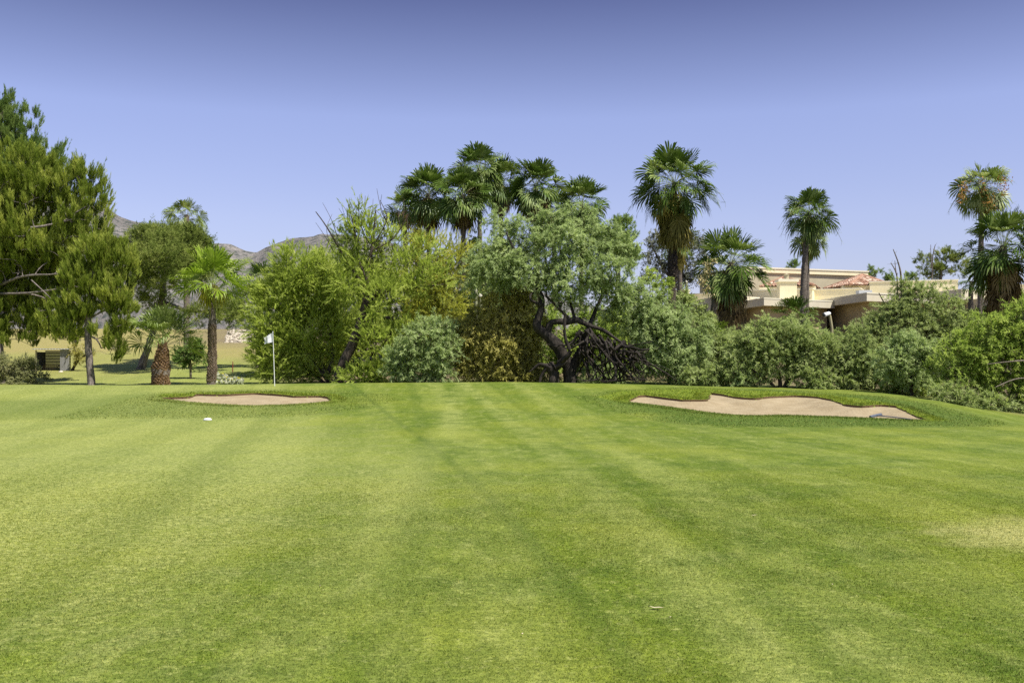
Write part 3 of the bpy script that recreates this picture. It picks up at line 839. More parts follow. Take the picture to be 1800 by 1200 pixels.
tree('pine_tree', 'smaller pine with a straight grey trunk standing in front of the tree shade', 'tree', 51,
     [(170, 450, 42, 34), (210, 470, 34, 36), (150, 490, 50, 36), (195, 520, 45, 36), (135, 540, 42, 34), (185, 570, 45, 34), (120, 580, 26, 26), (215, 555, 24, 42), (200, 610, 18, 34), (235, 475, 14, 20), (225, 440, 10, 22), (200, 432, 10, 18)],
     [[(161, 677, 6.4), (158, 640, 6), (155, 600, 5.6), (156, 540, 4.5), (165, 470, 2.6), (175, 430, 1.5)], [(155, 590, 2), (170, 596, 1.6), (178, 612, 1)], [(157, 560, 2), (185, 545, 1.5), (215, 540, 1)]],
     'pine', M_PINE, M_BARKP, 13, GP, .48, gap=.32, over=dict(tl=.36), rmax=.045)
tree('pine_tree', 'rounded bright green pine on a leaning grey trunk behind the short fat palm', 'tree', 65,
     [(265, 430, 38, 32), (310, 426, 46, 28), (345, 440, 26, 36), (250, 455, 26, 30), (300, 455, 50, 30), (345, 470, 22, 24), (245, 505, 20, 26), (275, 525, 26, 20), (395, 540, 32, 22), (400, 562, 22, 20), (340, 555, 26, 14), (430, 520, 14, 14), (285, 445, 44, 34, -2.6), (325, 440, 42, 32, 2.8), (262, 480, 28, 24, -2.8), (345, 475, 28, 24, 2.6), (300, 500, 40, 16, -3.4), (400, 550, 30, 16, -2.4), (315, 430, 30, 24, 4.4), (290, 455, 34, 22, -4.6)],
     [[(247, 650, 7.5), (257, 620, 6.2), (270, 580, 5.6), (284, 530, 5), (289, 480, 5), (300, 440, 3)], [(285, 530, 4), (330, 545, 3), (390, 548, 2)], [(288, 490, 3.5), (320, 470, 2.5), (345, 450, 1.5)], [(287, 500, 3), (262, 470, 2), (250, 440, 1.2)]],
     'pine_far', M_PINE3, M_BARKP, 14, GP, .54, gap=.16, depth=1.2, over=dict(ll=.17, lw=.028, per=24), rmax=.06)
palm('far small fan palm peeping over the rounded pine', [(328, 640, 5), (328, 395, 5)], 92, (328, 378), 21, n=26, pet=1.0, bl=1.0, mat=M_FANL, el=(1.2, -.5), group='fan palms')
palm('young fan palm with a slim grey-brown trunk beside the white flowered cactus', [(371, 675, 9), (373, 650, 7.4), (373, 580, 6.0), (374, 520, 5.5), (374, 508, 5.5)], 51, (374, 500), 22, n=32, pet=1.15, bl=1.05, mat=M_FANB, el=(1.45, -.25), ck=.6, boots=(.04, .6, .11), bootmat=M_BOOTG, skirt=(.1, .5, 1.3), dead=10, deadmat=M_FANY, nseg=32, group='fan palms', droop=.12)
palm('short fan palm with a fat pineapple-like brown trunk', [(282, 674, 15.5), (283, 650, 15.5), (285, 630, 11), (286, 616, 7)], 50, (286, 606), 23, n=34, pet=1.25, bl=1.0, mat=M_FANL, el=(1.5, .35), ck=.5, boots=(.02, 1.0, .15), bootmat=M_BOOT, nseg=30, group='fan palms', droop=.16, cup=.4, slim=.8)
tree('shrub', 'dark leafy shrub behind the slim trunked palm', 'shrub', 58, [(320, 622, 16, 14), (340, 612, 18, 16), (358, 625, 12, 12), (335, 632, 24, 9)],
     [[(335, 645, 2), (335, 625, 1.5), (340, 610, 1)]], 'shrub', leaf_mat('dark_shrub_leaf', (.05, .09, .018), (.11, .18, .04), (.20, .28, .08), .3), M_TWIG, 31, None, .32, gap=.25)
tree('shrub', 'dry grey-green shrub under the pine at the far left', 'shrub', 52, [(15, 648, 26, 22), (45, 650, 22, 20), (-20, 645, 26, 26), (30, 670, 32, 10), (70, 668, 16, 9)],
     [[(20, 682, 2), (22, 660, 1.4), (30, 645, 1)]], 'shrub', M_SHRUB, M_TWIG, 32, None, .36, gap=.2)
tree('shrub', 'dark twiggy shrub between the grey shed and the straight pine trunk', 'shrub', 64, [(138, 630, 12, 16), (150, 622, 14, 14), (130, 615, 8, 10)],
     [[(126, 652, 2.6), (136, 636, 2), (150, 624, 1.2)], [(128, 652, 2), (134, 630, 1.4), (132, 615, 1)]], 'shrub', M_OLIVE, M_BARKD, 33, None, .42, gap=.3)
palm('dark small palm half hidden behind the left palo verde', [(455, 640, 6), (456, 500, 5)], 66, (458, 492), 24, n=22, pet=.7, bl=.8, mat=M_FAN, skirt=(.3, 1.6, .8), dead=18, deadmat=M_DEADY, group='fan palms')

# palo verdes in the middle
GV = 'palo verdes beyond the green'
def wispy(tr):
    rg = np.random.default_rng(15)
    for k in range(34):
        x0, y0 = rg.uniform(575, 720), rg.uniform(395, 460)
        x1, y1 = x0 + rg.uniform(-34, 30), y0 - rg.uniform(30, 70)
        P, Rr = pxline([(x0, y0, .75, rg.normal() * .5), ((x0 + x1) / 2 + rg.normal() * 5, (y0 + y1) / 2, .5, rg.normal() * .5), (x1, y1, .3, rg.normal() * .6)], 49)
        tr.tube(*densify(P, Rr, .2), 4, wob=.1)
tree('palo_verde_tree', 'leaning palo verde with a thick black trunk and wispy bare top twigs', 'tree', 49,
     [(655, 420, 44, 44), (690, 450, 42, 36), (720, 480, 40, 36), (640, 470, 34, 30), (700, 520, 46, 32), (745, 510, 28, 26), (610, 500, 40, 34), (650, 560, 30, 26), (690, 590, 44, 34), (720, 630, 36, 26), (660, 640, 34, 24), (590, 400, 26, 22), (745, 450, 24, 28), (625, 375, 26, 14), (660, 600, 30, 30, -1.3), (665, 530, 36, 26, -1), (640, 430, 50, 40, .5), (700, 400, 40, 30), (770, 490, 30, 30), (780, 540, 30, 26), (690, 640, 40, 24, -1)],
     [[(592, 676, 9), (602, 640, 9), (622, 600, 9), (634, 565, 7.5), (641, 530, 5), (646, 480, 4), (655, 430, 2.4), (660, 370, 1)], [(637, 550, 6), (655, 520, 5), (690, 508, 3.6, .5), (730, 505, 2.2, 1), (780, 500, 1, 1)],
      [(643, 505, 3), (622, 478, 2.2), (598, 440, 1.7), (575, 400, 1.2), (555, 372, .7)], [(645, 490, 2.6), (630, 455, 1.7), (622, 400, 1), (612, 360, .6)], [(654, 440, 2), (690, 420, 1.2), (720, 375, .7)], [(626, 590, 6), (660, 560, 3.4), (700, 560, 2)], [(660, 425, 1.4), (680, 385, .9), (668, 352, .5)]],
     'verde', M_VERDE, M_BARKD, 41, GV, .58, gap=.40, extra=wispy, tipr=.008, rmax=.03, dens=1.0, depth=.7)
tree('palo_verde_tree', 'feathery yellow-green palo verde behind the flagstick', 'tree', 52,
     [(530, 480, 58, 38), (500, 520, 50, 42), (560, 520, 50, 44), (590, 470, 36, 30), (488, 580, 42, 46), (545, 590, 52, 50), (600, 570, 36, 50), (468, 625, 24, 36), (500, 640, 60, 34), (560, 650, 46, 30), (520, 450, 34, 16)],
     [[(575, 678, 4), (578, 650, 3.6), (585, 630, 3), (582, 600, 2), (575, 560, 1.2)], [(576, 668, 3), (560, 625, 2.2), (545, 590, 1.4), (545, 560, 1)], [(574, 676, 3), (530, 640, 2, .5), (490, 590, 1.3, 1)], [(576, 670, 3), (540, 620, 2), (510, 560, 1.2, 1), (500, 520, .8, 1)]],
     'verde', M_VERDE, M_BARKD, 42, GV, .56, gap=.16, rmax=.03, depth=.7)
tree('palo_verde_tree', 'yellow palo verde in front of the palm cluster trunks', 'tree', 57,
     [(755, 450, 36, 32), (790, 470, 30, 36), (740, 500, 36, 40), (790, 530, 40, 30), (760, 560, 44, 28), (820, 550, 26, 20), (800, 440, 24, 20), (740, 545, 30, 22), (720, 430, 20, 30)],
     [[(760, 640, 4), (762, 580, 3.4), (765, 520, 2.2), (770, 460, 1)], [(762, 560, 2.4), (800, 520, 1.4), (815, 470, .8)], [(762, 560, 2), (735, 520, 1.2), (725, 460, .7)]],
     'verde', M_VERDE2, M_TWIGV, 43, GV, .58, gap=.16, rmax=.03, depth=.7)
tree('shrub', 'grey-green willowy shrub between the leaning palo verde and the olive-brown bush', 'shrub', 46.5,
     [(750, 600, 46, 30), (720, 630, 34, 34), (780, 625, 30, 36), (745, 655, 54, 20), (765, 575, 28, 16), (700, 650, 18, 22)],
     [[(760, 680, 2.4), (755, 640, 1.8), (745, 600, 1)], [(762, 680, 2), (785, 650, 1.4), (800, 636, .8)]], 'mesquite', M_MESQ2, M_TWIG, 44, None, .42, gap=.2, over=dict(up=.3, droop=.2))
tree('shrub', 'dense olive-brown bush left of the twisted mesquite trunk', 'shrub', 47.3,
     [(880, 540, 44, 34), (925, 560, 28, 50), (840, 585, 36, 36), (885, 600, 56, 44), (830, 640, 34, 34), (885, 650, 56, 24), (930, 630, 22, 36), (905, 520, 24, 18)],
     [[(898, 680, 2.6), (900, 640, 2.2), (912, 590, 1.6), (905, 545, 1)], [(896, 680, 2), (870, 630, 1.5), (845, 600, .9)]], 'olive', M_OLIVE, M_BARKD, 45, None, .44, gap=.2)

# the twisted mesquite
def twisted(tr):
    rg = np.random.default_rng(5)
    def lim(pts, d=46.0, s=1):
        P, Rr = pxline(pts, d); P, Rr = densify(P, Rr, .10); tr.tube(P, Rr, 8, wob=.22, seed=s)
        return P
    # the tangle of dead wood hanging to the right
    ends = []
    for k in range(64):
        a = rg.uniform(0, 1); x0 = 1012 + a * 104; y0 = 574 + (x0 - 1012) * .30 + rg.uniform(0, 22)
        pts = [(x0, y0, rg.uniform(1.8, 3.4), rg.uniform(-.9, .2))]
        x, y, z = x0, y0, pts[0][3]
        m = rg.integers(5, 10); vx = rg.uniform(-3, 12); vy = rg.uniform(8, 15)
        for q in range(m):
            vx += rg.normal() * 6 - .2 * vx * .3; vy += rg.normal() * 4.5; vx = np.clip(vx, -11, 13); vy = np.clip(vy, -2, 16)
            x += vx; y = min(y + vy, 671 - rg.uniform(0, 6)); z += rg.normal() * .22
            pts.append((x, y, max(.5, pts[-1][2] * .82), z))
        lim(pts, s=k + 50)
    for k in range(16):                                       # pale outer twigs lying to the right
        x0 = rg.uniform(1075, 1105); y0 = rg.uniform(610, 655)
        lim([(x0, y0, 1.1), (x0 + 18, y0 + rg.uniform(-4, 8), .8, rg.normal() * .3), (x0 + rg.uniform(30, 48), y0 + rg.uniform(-10, 14), .45, rg.normal() * .4)], s=k)


tree('mesquite_tree', 'large grey-green mesquite with twisted black trunk and a tangle of dead branches', 'tree', 46,
     [(880, 400, 42, 34, 1), (930, 420, 56, 40, 1), (1000, 380, 44, 28, 1), (990, 430, 60, 36), (1050, 430, 56, 40, 1), (870, 460, 52, 40), (935, 475, 50, 34), (1010, 490, 60, 36), (1075, 480, 48, 36), (860, 500, 44, 26, 1), (1100, 440, 26, 30, 1), (1060, 525, 50, 30, 1.3), (1110, 520, 34, 34, 1.2),
      (1105, 566, 36, 26, 1.8), (1135, 590, 30, 34, 1.8), (1000, 522, 30, 16, 1.4), (830, 440, 18, 22, 1), (960, 380, 20, 14, 1), (1040, 372, 16, 16, 1)],
     [[(1000, 678, 13), (1001, 655, 11.5), (993, 630, 11), (978, 606, 11), (962, 590, 9.5), (946, 578, 8), (944, 566, 7.5), (950, 548, 6), (952, 530, 5.5), (948, 512, 4.5), (938, 490, 4), (925, 470, 3), (905, 440, 2), (890, 410, 1.2)],
      [(962, 588, 7), (966, 572, 6), (976, 565, 5.5), (995, 566, 6), (1012, 562, 5.5), (1022, 566, 4.5), (1035, 572, 4), (1060, 580, 3.5), (1078, 592, 2.6), (1095, 604, 1.6)],
      [(1006, 650, 7.5), (1012, 632, 6.5), (1020, 615, 5.5), (1030, 600, 5), (1034, 580, 4), (1045, 550, 3.5, 1), (1060, 515, 2.5, 1.5), (1075, 480, 1.5, 1.5)],
      [(983, 638, 4.5, -.5), (995, 628, 4.2, -.9), (1003, 618, 3.8, -1), (998, 606, 3.2, -1), (993, 590, 2.8, -1), (992, 572, 2.8, -1), (994, 552, 2.4, -.9)],
      [(952, 540, 3), (944, 533, 2.8, -.3), (934, 528, 2.5, -.5), (932, 519, 2, -.4), (938, 514, 2, 0)],
      [(1000, 560, 3), (985, 545, 2.4), (970, 530, 2), (960, 520, 2), (962, 505, 1.6)], [(1010, 560, 3), (1000, 520, 2.5, .5), (990, 480, 2.2, .8), (985, 430, 1.6, 1), (1000, 390, 1, 1)],
      [(985, 545, 2), (975, 500, 2, .5), (960, 460, 1.6, 1), (955, 420, 1, 1)], [(1035, 575, 2.5), (1050, 600, 1.8, -.3), (1058, 640, 1.6, -.3), (1062, 672, 1.4, -.2)], [(1030, 605, 2, -.4), (1033, 625, 1.8, -.5), (1048, 642, 1.8, -.4), (1060, 655, 1.2, -.3)]],
     'mesquite', M_MESQ2, M_BARKT, 46, None, .50, gap=.30, extra=twisted, rmax=.05, tipr=.008, dens=1.0, depth=.6)
tr = MB()
P, Rr = pxline([(972, 678, 11), (974, 660, 9), (970, 648, 10), (965, 640, 9)], 45.6); P, Rr = densify(P, Rr, .1); tr.tube(P, Rr, 10, wob=.3, seed=4)
for q in ([(968, 646, 5), (950, 640, 3.5), (938, 648, 2), (930, 654, 1.2)], [(975, 645, 5), (988, 640, 4.5), (996, 634, 3.5)], [(966, 640, 4), (958, 650, 3), (950, 664, 2.4), (948, 676, 2)]):
    P, Rr = pxline(q, 45.4); P, Rr = densify(P, Rr, .1); tr.tube(P, Rr, 8, wob=.3, seed=6)
tag(tr.build('tree_stump', M_BARKT, None, True), 'knotty black stump beside the twisted mesquite trunk', 'stump')

# mesquite thicket to the right
GM = 'mesquites along the right of the green'
tree('mesquite_tree', 'drooping grey-green mesquite right of the dead branch tangle', 'tree', 47.8,
     [(1158, 542, 40, 30), (1200, 574, 42, 36), (1150, 575, 38, 44), (1180, 610, 60, 40), (1225, 620, 24, 40), (1148, 630, 34, 32), (1190, 650, 56, 24), (1122, 512, 22, 16)],
     [[(1175, 680, 3.2), (1178, 640, 2.6), (1170, 590, 1.8), (1160, 540, 1)], [(1176, 660, 2), (1205, 620, 1.4), (1215, 575, .8)]], 'mesquite', M_MESQ2, M_BARKD, 51, GM, .48, gap=.14, over=dict(up=.0, droop=.55), depth=.7)
tree('mesquite_tree', 'wide mesquite with dark spreading stems below the slim palm', 'tree', 46.5,
     [(1330, 600, 36, 30), (1390, 592, 56, 32), (1440, 614, 44, 30), (1300, 630, 36, 30), (1370, 625, 60, 34), (1440, 640, 50, 32), (1290, 655, 30, 20), (1345, 576, 22, 18), (1480, 640, 24, 36)],
     [[(1372, 690, 4.2), (1370, 660, 3.4), (1362, 645, 2.6), (1350, 625, 1.8), (1345, 600, 1)], [(1374, 690, 4), (1388, 668, 3, .3), (1415, 655, 2.2, .3), (1450, 630, 1.2)], [(1370, 690, 3.4), (1350, 668, 2.6, -.3), (1330, 655, 1.8, -.3), (1310, 640, 1.2)], [(1373, 690, 3), (1395, 640, 2), (1400, 600, 1.2)]],
     'mesquite', M_MESQ, M_BARKD, 52, GM, .46, gap=.2, depth=.75)
tree('mesquite_tree', 'open topped mesquite spreading in front of the house parapets', 'tree', 52,
     [(1572, 552, 44, 34), (1615, 535, 46, 34), (1660, 555, 42, 38), (1526, 584, 32, 28), (1590, 580, 66, 36), (1640, 600, 50, 30), (1530, 605, 40, 30), (1580, 510, 30, 16), (1640, 510, 34, 16), (1690, 590, 30, 40)],
     [[(1590, 690, 5), (1588, 640, 4), (1600, 600, 3.2), (1590, 570, 2.4), (1560, 540, 1.5), (1545, 515, .8)], [(1598, 610, 3), (1630, 580, 2.4), (1650, 545, 1.4)], [(1590, 640, 3), (1550, 610, 2.2), (1520, 580, 1.2)], [(1598, 590, 2), (1610, 540, 1.2), (1608, 510, .7)]],
     'mesquite', M_MESQ, M_BARKD, 53, GM, .50, gap=.26, depth=.7)
tree('mesquite_tree', 'young grey mesquite on a single thin black stem', 'tree', 43.5,
     [(1600, 610, 34, 28), (1570, 635, 30, 24), (1630, 635, 30, 26), (1600, 655, 38, 20)],
     [[(1603, 706, 3.2), (1602, 680, 3), (1601, 655, 2.4), (1597, 620, 1.2)], [(1602, 664, 1.8), (1620, 640, 1)], [(1602, 668, 1.8), (1580, 640, 1)]], 'mesquite', M_MESQ2, M_BARKD, 54, GM, .38, gap=.2)
tree('mesquite_tree', 'mid green mesquite between the wide mesquite and the thin stemmed one', 'tree', 46,
     [(1510, 625, 36, 34), (1540, 655, 40, 30), (1500, 660, 30, 26), (1560, 690, 34, 14), (1525, 590, 20, 20)],
     [[(1520, 700, 3), (1520, 670, 2.4), (1512, 630, 1.2)]], 'mesquite', M_MESQ, M_BARKD, 55, GM, .44, gap=.16)
tree('mesquite_tree', 'bright green mesquite with bare silver twigs at the right edge', 'tree', 41,
     [(1740, 590, 56, 36), (1790, 560, 40, 30), (1690, 625, 44, 36), (1750, 640, 60, 40), (1810, 610, 40, 50), (1700, 670, 44, 26), (1760, 690, 50, 30), (1820, 690, 40, 40), (1860, 600, 60, 80), (1650, 650, 24, 30)],
     [[(1790, 750, 5), (1795, 700, 4), (1800, 660, 3), (1790, 610, 2)], [(1800, 676, 2.6), (1760, 650, 1.8), (1720, 640, 1)], [(1830, 634, 2.2, -1.6), (1790, 634, 1.5, -2.4), (1735, 640, .7, -2.6)], [(1830, 668, 2, -1.6), (1790, 665, 1.2, -2.2), (1750, 680, .6, -2.6)], [(1800, 700, 2), (1740, 690, 1.2), (1700, 675, .8)]],
     'mesquite', M_MESQ3, M_TWIG, 56, GM, .46, gap=.14, depth=.7)
tree('mesquite_tree', 'low mesquite filling the slope behind the long bunker', 'tree', 40,
     [(1660, 690, 34, 16), (1700, 706, 36, 16), (1740, 716, 36, 18), (1790, 724, 36, 22), (1840, 730, 40, 30)],
     [[(1740, 746, 3), (1742, 720, 2), (1735, 705, 1)], [(1741, 735, 1.8), (1690, 705, 1)], [(1741, 735, 1.8), (1800, 715, 1)]], 'mesquite', M_MESQ, M_BARKD, 57, GM, .38, gap=.14)
tree('mesquite_tree', 'shady mesquite under the shaggy palm with a dark hollow base', 'tree', 50,
     [(1265, 610, 30, 26), (1255, 640, 24, 30), (1300, 600, 30, 24), (1235, 585, 22, 30), (1320, 640, 26, 30)],
     [[(1272, 676, 5), (1268, 650, 4), (1262, 620, 2.4), (1262, 600, 1.2)], [(1271, 665, 3), (1290, 640, 2), (1300, 610, 1.2)]], 'mesquite', M_MESQ, M_BARKD, 58, GM, .44, gap=.2)
tree('mesquite_tree', 'yellow-green thicket behind the twisted trunk', 'tree', 55,
     [(1040, 610, 50, 36), (1000, 620, 44, 40), (1090, 640, 50, 30), (960, 560, 30, 30), (1060, 570, 60, 30), (1150, 500, 30, 24), (950, 640, 40, 30)],
     [[(1030, 676, 3), (1030, 640, 2.4), (1020, 600, 1.2)]], 'mesquite', M_MESQ3, M_TWIG, 59, GM, .6, gap=.12, over=dict(ll=.18, lw=.042))
tree('mesquite_tree', 'shaded mesquite filling the bank below the house', 'tree', 60,
     [(1480, 606, 40, 24), (1430, 610, 50, 22), (1560, 600, 60, 36), (1680, 600, 60, 36), (1760, 580, 50, 26), (1340, 590, 40, 26)],
     [[(1530, 680, 4), (1530, 640, 3), (1500, 600, 1.6)], [(1532, 640, 3), (1640, 610, 1.6)]], 'mesquite', M_MESQ, M_BARKD, 60, GM, .62, gap=.12, over=dict(ll=.18, lw=.042))
tree('shrub', 'bright green leafy shrub below the right shaggy palm', 'shrub', 56, [(1770, 548, 30, 20), (1800, 530, 26, 24), (1730, 556, 18, 12), (1690, 560, 30, 14)],
     [[(1775, 620, 2.6), (1775, 580, 2), (1780, 545, 1)]], 'shrub', M_MESQ3, M_TWIG, 61, None, .4, gap=.16)

GB = 'thicket behind the green'
tree('palo_verde_tree', 'dense palo verde filling the gap behind the leaning one', 'tree', 60,
     [(486, 560, 46, 60), (540, 520, 60, 50), (620, 520, 60, 60), (700, 540, 60, 60), (560, 610, 80, 60), (660, 620, 80, 60), (496, 630, 46, 50), (600, 500, 50, 26), (690, 510, 40, 26)],
     [[(580, 676, 4), (585, 620, 3), (590, 540, 1.6)], [(582, 650, 3), (660, 580, 1.6)]], 'verde', M_VERDE, M_BARKD, 65, GB, .80, gap=.08, over=dict(ll=.30, lw=.042, tl=.75), rmax=.03, dens=.8)
tree('mesquite_tree', 'shaded grey-green mesquite below the palm cluster', 'tree', 62,
     [(770, 560, 60, 60), (840, 520, 60, 60), (800, 620, 80, 50), (900, 560, 50, 60), (900, 630, 60, 40), (740, 620, 40, 50), (850, 460, 50, 40), (920, 480, 40, 40)],
     [[(830, 672, 4), (832, 600, 3), (836, 520, 1.6)]], 'mesquite', M_MESQ, M_BARKD, 66, GB, .78, gap=.10, over=dict(ll=.22, lw=.055))
tree('mesquite_tree', 'green mesquite thicket under the large palm and eucalyptus', 'tree', 58,
     [(1120, 560, 50, 50), (1180, 560, 60, 50), (1240, 600, 50, 50), (1150, 630, 80, 50), (1080, 610, 50, 50), (1250, 640, 50, 30)],
     [[(1160, 672, 4), (1162, 620, 3), (1165, 570, 1.6)]], 'mesquite', M_MESQ, M_BARKD, 67, GB, .74, gap=.10, over=dict(ll=.22, lw=.055))
tree('shrub', 'dark green bush closing the gap between the shed and the rounded pine', 'shrub', 78,
     [(205, 622, 22, 16), (180, 628, 18, 12), (150, 625, 20, 12)], [[(190, 640, 2), (192, 625, 1.2)]], 'shrub', M_SHRUB, M_TWIG, 68, None, .5, gap=.15)

# palms of the cluster and the right
GF = 'fan palms'
def cp(label, tx, d, hub, seed, tw=4.5, base=640, **k):
    kw = dict(n=52, pet=1.0, bl=1.12, skirt=(.4, 1.8, 1.15), dead=50, group=GF, el=(1.5, -.75), droop=.14)
    kw.update(k)
    return palm(label, [(tx, base, tw), (tx + (hub[0] - tx) * .5, (base + hub[1]) / 2, tw * .9), (hub[0], hub[1] + 10, tw * .85)], d, hub, seed, **kw)
cp('leftmost tall palm of the cluster above the palo verdes', 757, 64, (752, 340), 71)
cp('low yellow-green palm at the left of the cluster, half behind its neighbour', 715, 67, (712, 366), 72, n=26, pet=.8, bl=.85, mat=M_FANL, dead=14, skirt=(.4, 1.2, .7))
cp('cluster palm with a bare trunk leaning right, second in the row', 816, 61, (814, 342), 73, 5)
cp('tallest palm of the cluster', 846, 68, (842, 296), 74)
cp('cluster palm behind, in the gap right of the tallest one', 884, 72, (880, 318), 75, n=34, dead=50)
cp('broad palm of the cluster with a thick brown skirt', 948, 64, (942, 326), 76, n=50, skirt=(.5, 1.7, 1.5), dead=80)
cp('rightmost palm of the cluster beside the mesquite top', 1022, 66, (1022, 358), 77, n=36, dead=30, skirt=(.5, 1.3, .9))
cp('low hidden palm with a dark skirt behind the mesquite top', 974, 70, (974, 374), 78, n=26, skirt=(.4, 1.6, .9), dead=50)
cp('small yellowed palm with a hanging golden skirt left of the cluster', 733, 70, (733, 402), 79, 3.5, n=16, pet=.5, bl=.7, mat=M_FANY, deadmat=M_FANY, dead=36, skirt=(.0, 1.5, .75))
palm('large palm with ragged crown, long skirt and dark trunk', [(1181, 640, 7.5), (1181, 520, 7), (1183, 440, 6), (1185, 335, 5)], 57, (1186, 322), 80, n=56, pet=1.35, bl=1.2, skirt=(.6, 2.9, 1.6), dead=140, deadmat=M_DEADY, tmat=M_PTRUNKD, el=(1.4, -1.0), group=GF, nseg=30, wisps=9, droop=.2, boots=(.45, .62, .2), bootmat=M_BARKD)
palm('plain grey palm trunk just behind the dark trunk of the large palm', [(1196, 640, 4.4), (1195, 500, 4.2), (1192, 440, 4)], 66, (1192, 425), 81, n=14, pet=.7, bl=.8, dead=30, skirt=(.2, 1.6, .9), deadmat=M_DEADY, group=GF)
palm('shaggy palm with pale flower clusters in front of the house', [(1262, 640, 8.5), (1268, 580, 8), (1283, 500, 7), (1284, 470, 6)], 53, (1285, 462), 82, n=42, pet=1.1, bl=1.15, skirt=(.6, 2.7, 1.1), dead=90, tmat=M_PTRUNKD, el=(1.4, -.95), group=GF, nseg=30, wisps=8, seeds=[(1243, 470, 60, .16), (1238, 488, 70, .16), (1252, 458, 40, .13), (1240, 505, 40, .14)], droop=.18)
palm('plain leaning palm trunk behind the shaggy palm', [(1248, 640, 5.5), (1250, 575, 5), (1262, 490, 4.5)], 58, (1264, 478), 83, n=10, pet=.6, bl=.8, dead=24, skirt=(.2, 1.8, .8), group=GF)
palm('slim palm standing above the house roof with a two-tier crown', [(1410, 640, 6.2), (1412, 520, 5.6), (1416, 440, 4.8), (1420, 385, 4.2)], 66, (1422, 372), 84, n=44, pet=.9, bl=.95, skirt=(.7, 1.2, .8), dead=30, tmat=M_PTRUNK, el=(1.35, -.9), group=GF, wisps=10)
palm('hidden palm showing its green skirt behind the slim palm', [(1418, 640, 4), (1419, 425, 4)], 72, (1424, 412), 85, n=24, pet=.8, bl=.9, mat=M_FANL, skirt=(.2, 1.2, 1.1), dead=30, deadmat=M_DEADY, el=(.4, -1.1), group=GF)
palm('young bushy palm growing below the slim palm', [(1396, 640, 5), (1396, 570, 5)], 60, (1396, 556), 86, n=26, pet=.75, bl=.85, mat=M_FAN, el=(1.5, -.5), group=GF, droop=.2)
palm('far right tall palm with orange seed clusters', [(1722, 640, 5), (1724, 450, 4.5), (1727, 345, 4)], 68, (1727, 328), 87, n=46, pet=1.0, bl=1.0, skirt=(.4, 1.3, 1.3), dead=44, mat=M_FANL, deadmat=M_DEADY, el=(1.4, -.9), group=GF, wisps=14, seeds=[(1695, 330, 70, .2), (1762, 318, 90, .2), (1728, 325, 70, .2), (1765, 335, 40, .15), (1690, 345, 50, .16), (1740, 352, 70, .25)], seedmat=M_SEEDO)
palm('big dark palm with brown skirt at the right edge', [(1762, 640, 9), (1763, 520, 8), (1764, 450, 7)], 54, (1764, 432), 88, n=54, pet=1.3, bl=1.2, skirt=(.9, 3.0, 1.5), dead=130, tmat=M_PTRUNKD, el=(1.4, -1.0), group=GF, nseg=30, droop=.2)
palm('thin grey trunk left of the big dark palm at the right edge', [(1705, 640, 5), (1706, 560, 4.5), (1707, 505, 4)], 60, (1708, 494), 89, n=10, pet=.5, bl=.6, group=GF)
palm('strappy young palm at the foot of the shaggy palm', [(1250, 640, 4), (1250, 618, 4)], 51, (1250, 600), 90, n=16, pet=.6, bl=.7, mat=M_FANB, el=(1.5, .2), group=GF, droop=.15, slim=.6)

tree('mesquite_tree', 'tall bushy mesquite closing the thicket beyond the bare silver twigs', 'tree', 44,
     [(1850, 580, 50, 50), (1910, 600, 60, 60), (1970, 620, 60, 60), (1900, 680, 70, 50), (1980, 700, 70, 50), (2050, 680, 60, 60)],
     [[(1920, 770, 5), (1922, 700, 4), (1915, 620, 2)], [(1922, 720, 3), (1980, 660, 1.8)]], 'mesquite', M_MESQ, M_BARKD, 69, GM, .6, gap=.14, over=dict(ll=.19, lw=.044))
# low growth along the foot of the thicket
GL = 'low bushes along the foot of the thicket'
for i, (lab, dd_, bl_, mt_) in enumerate([
    ('low grey bush under the dead branch tangle', 47.6, [(1050, 655, 30, 16), (1090, 660, 30, 14), (1020, 664, 20, 10)], M_MESQ2),
    ('low green bush between the drooping mesquite and the shady one', 46.6, [(1225, 660, 26, 20), (1250, 668, 26, 14), (1275, 672, 24, 12)], M_MESQ),
    ('low bush left of the wide spreading stems', 46.2, [(1310, 668, 28, 14), (1335, 674, 22, 10)], M_MESQ2),
    ('low bush right of the wide spreading stems', 45.6, [(1430, 670, 34, 18), (1470, 676, 30, 16), (1500, 682, 22, 12)], M_MESQ),
    ('low bush behind the thin black stem', 45.0, [(1570, 684, 34, 16), (1630, 690, 30, 16), (1600, 676, 40, 14)], M_MESQ3),
    ('low bush left of the black stump', 47.0, [(925, 658, 26, 18), (955, 664, 18, 12), (890, 664, 30, 10)], M_OLIVE),
    ('low bush at the foot of the leaning palo verde', 48.0, [(640, 660, 34, 16), (680, 664, 34, 12), (610, 668, 20, 8)], M_VERDE)]):
    px_, py_ = bl_[0][0], bl_[0][1]
    tree('shrub', lab, 'shrub', dd_, bl_, [[(px_, 690, 1.4), (px_, py_ + 6, 1.1), (px_ + 3, py_ - 4, .7)]], 'mesquite' if mt_ is not M_VERDE else 'verde', mt_, M_TWIG, 200 + i, GL, .36, gap=.15, over=dict(tl=.34))

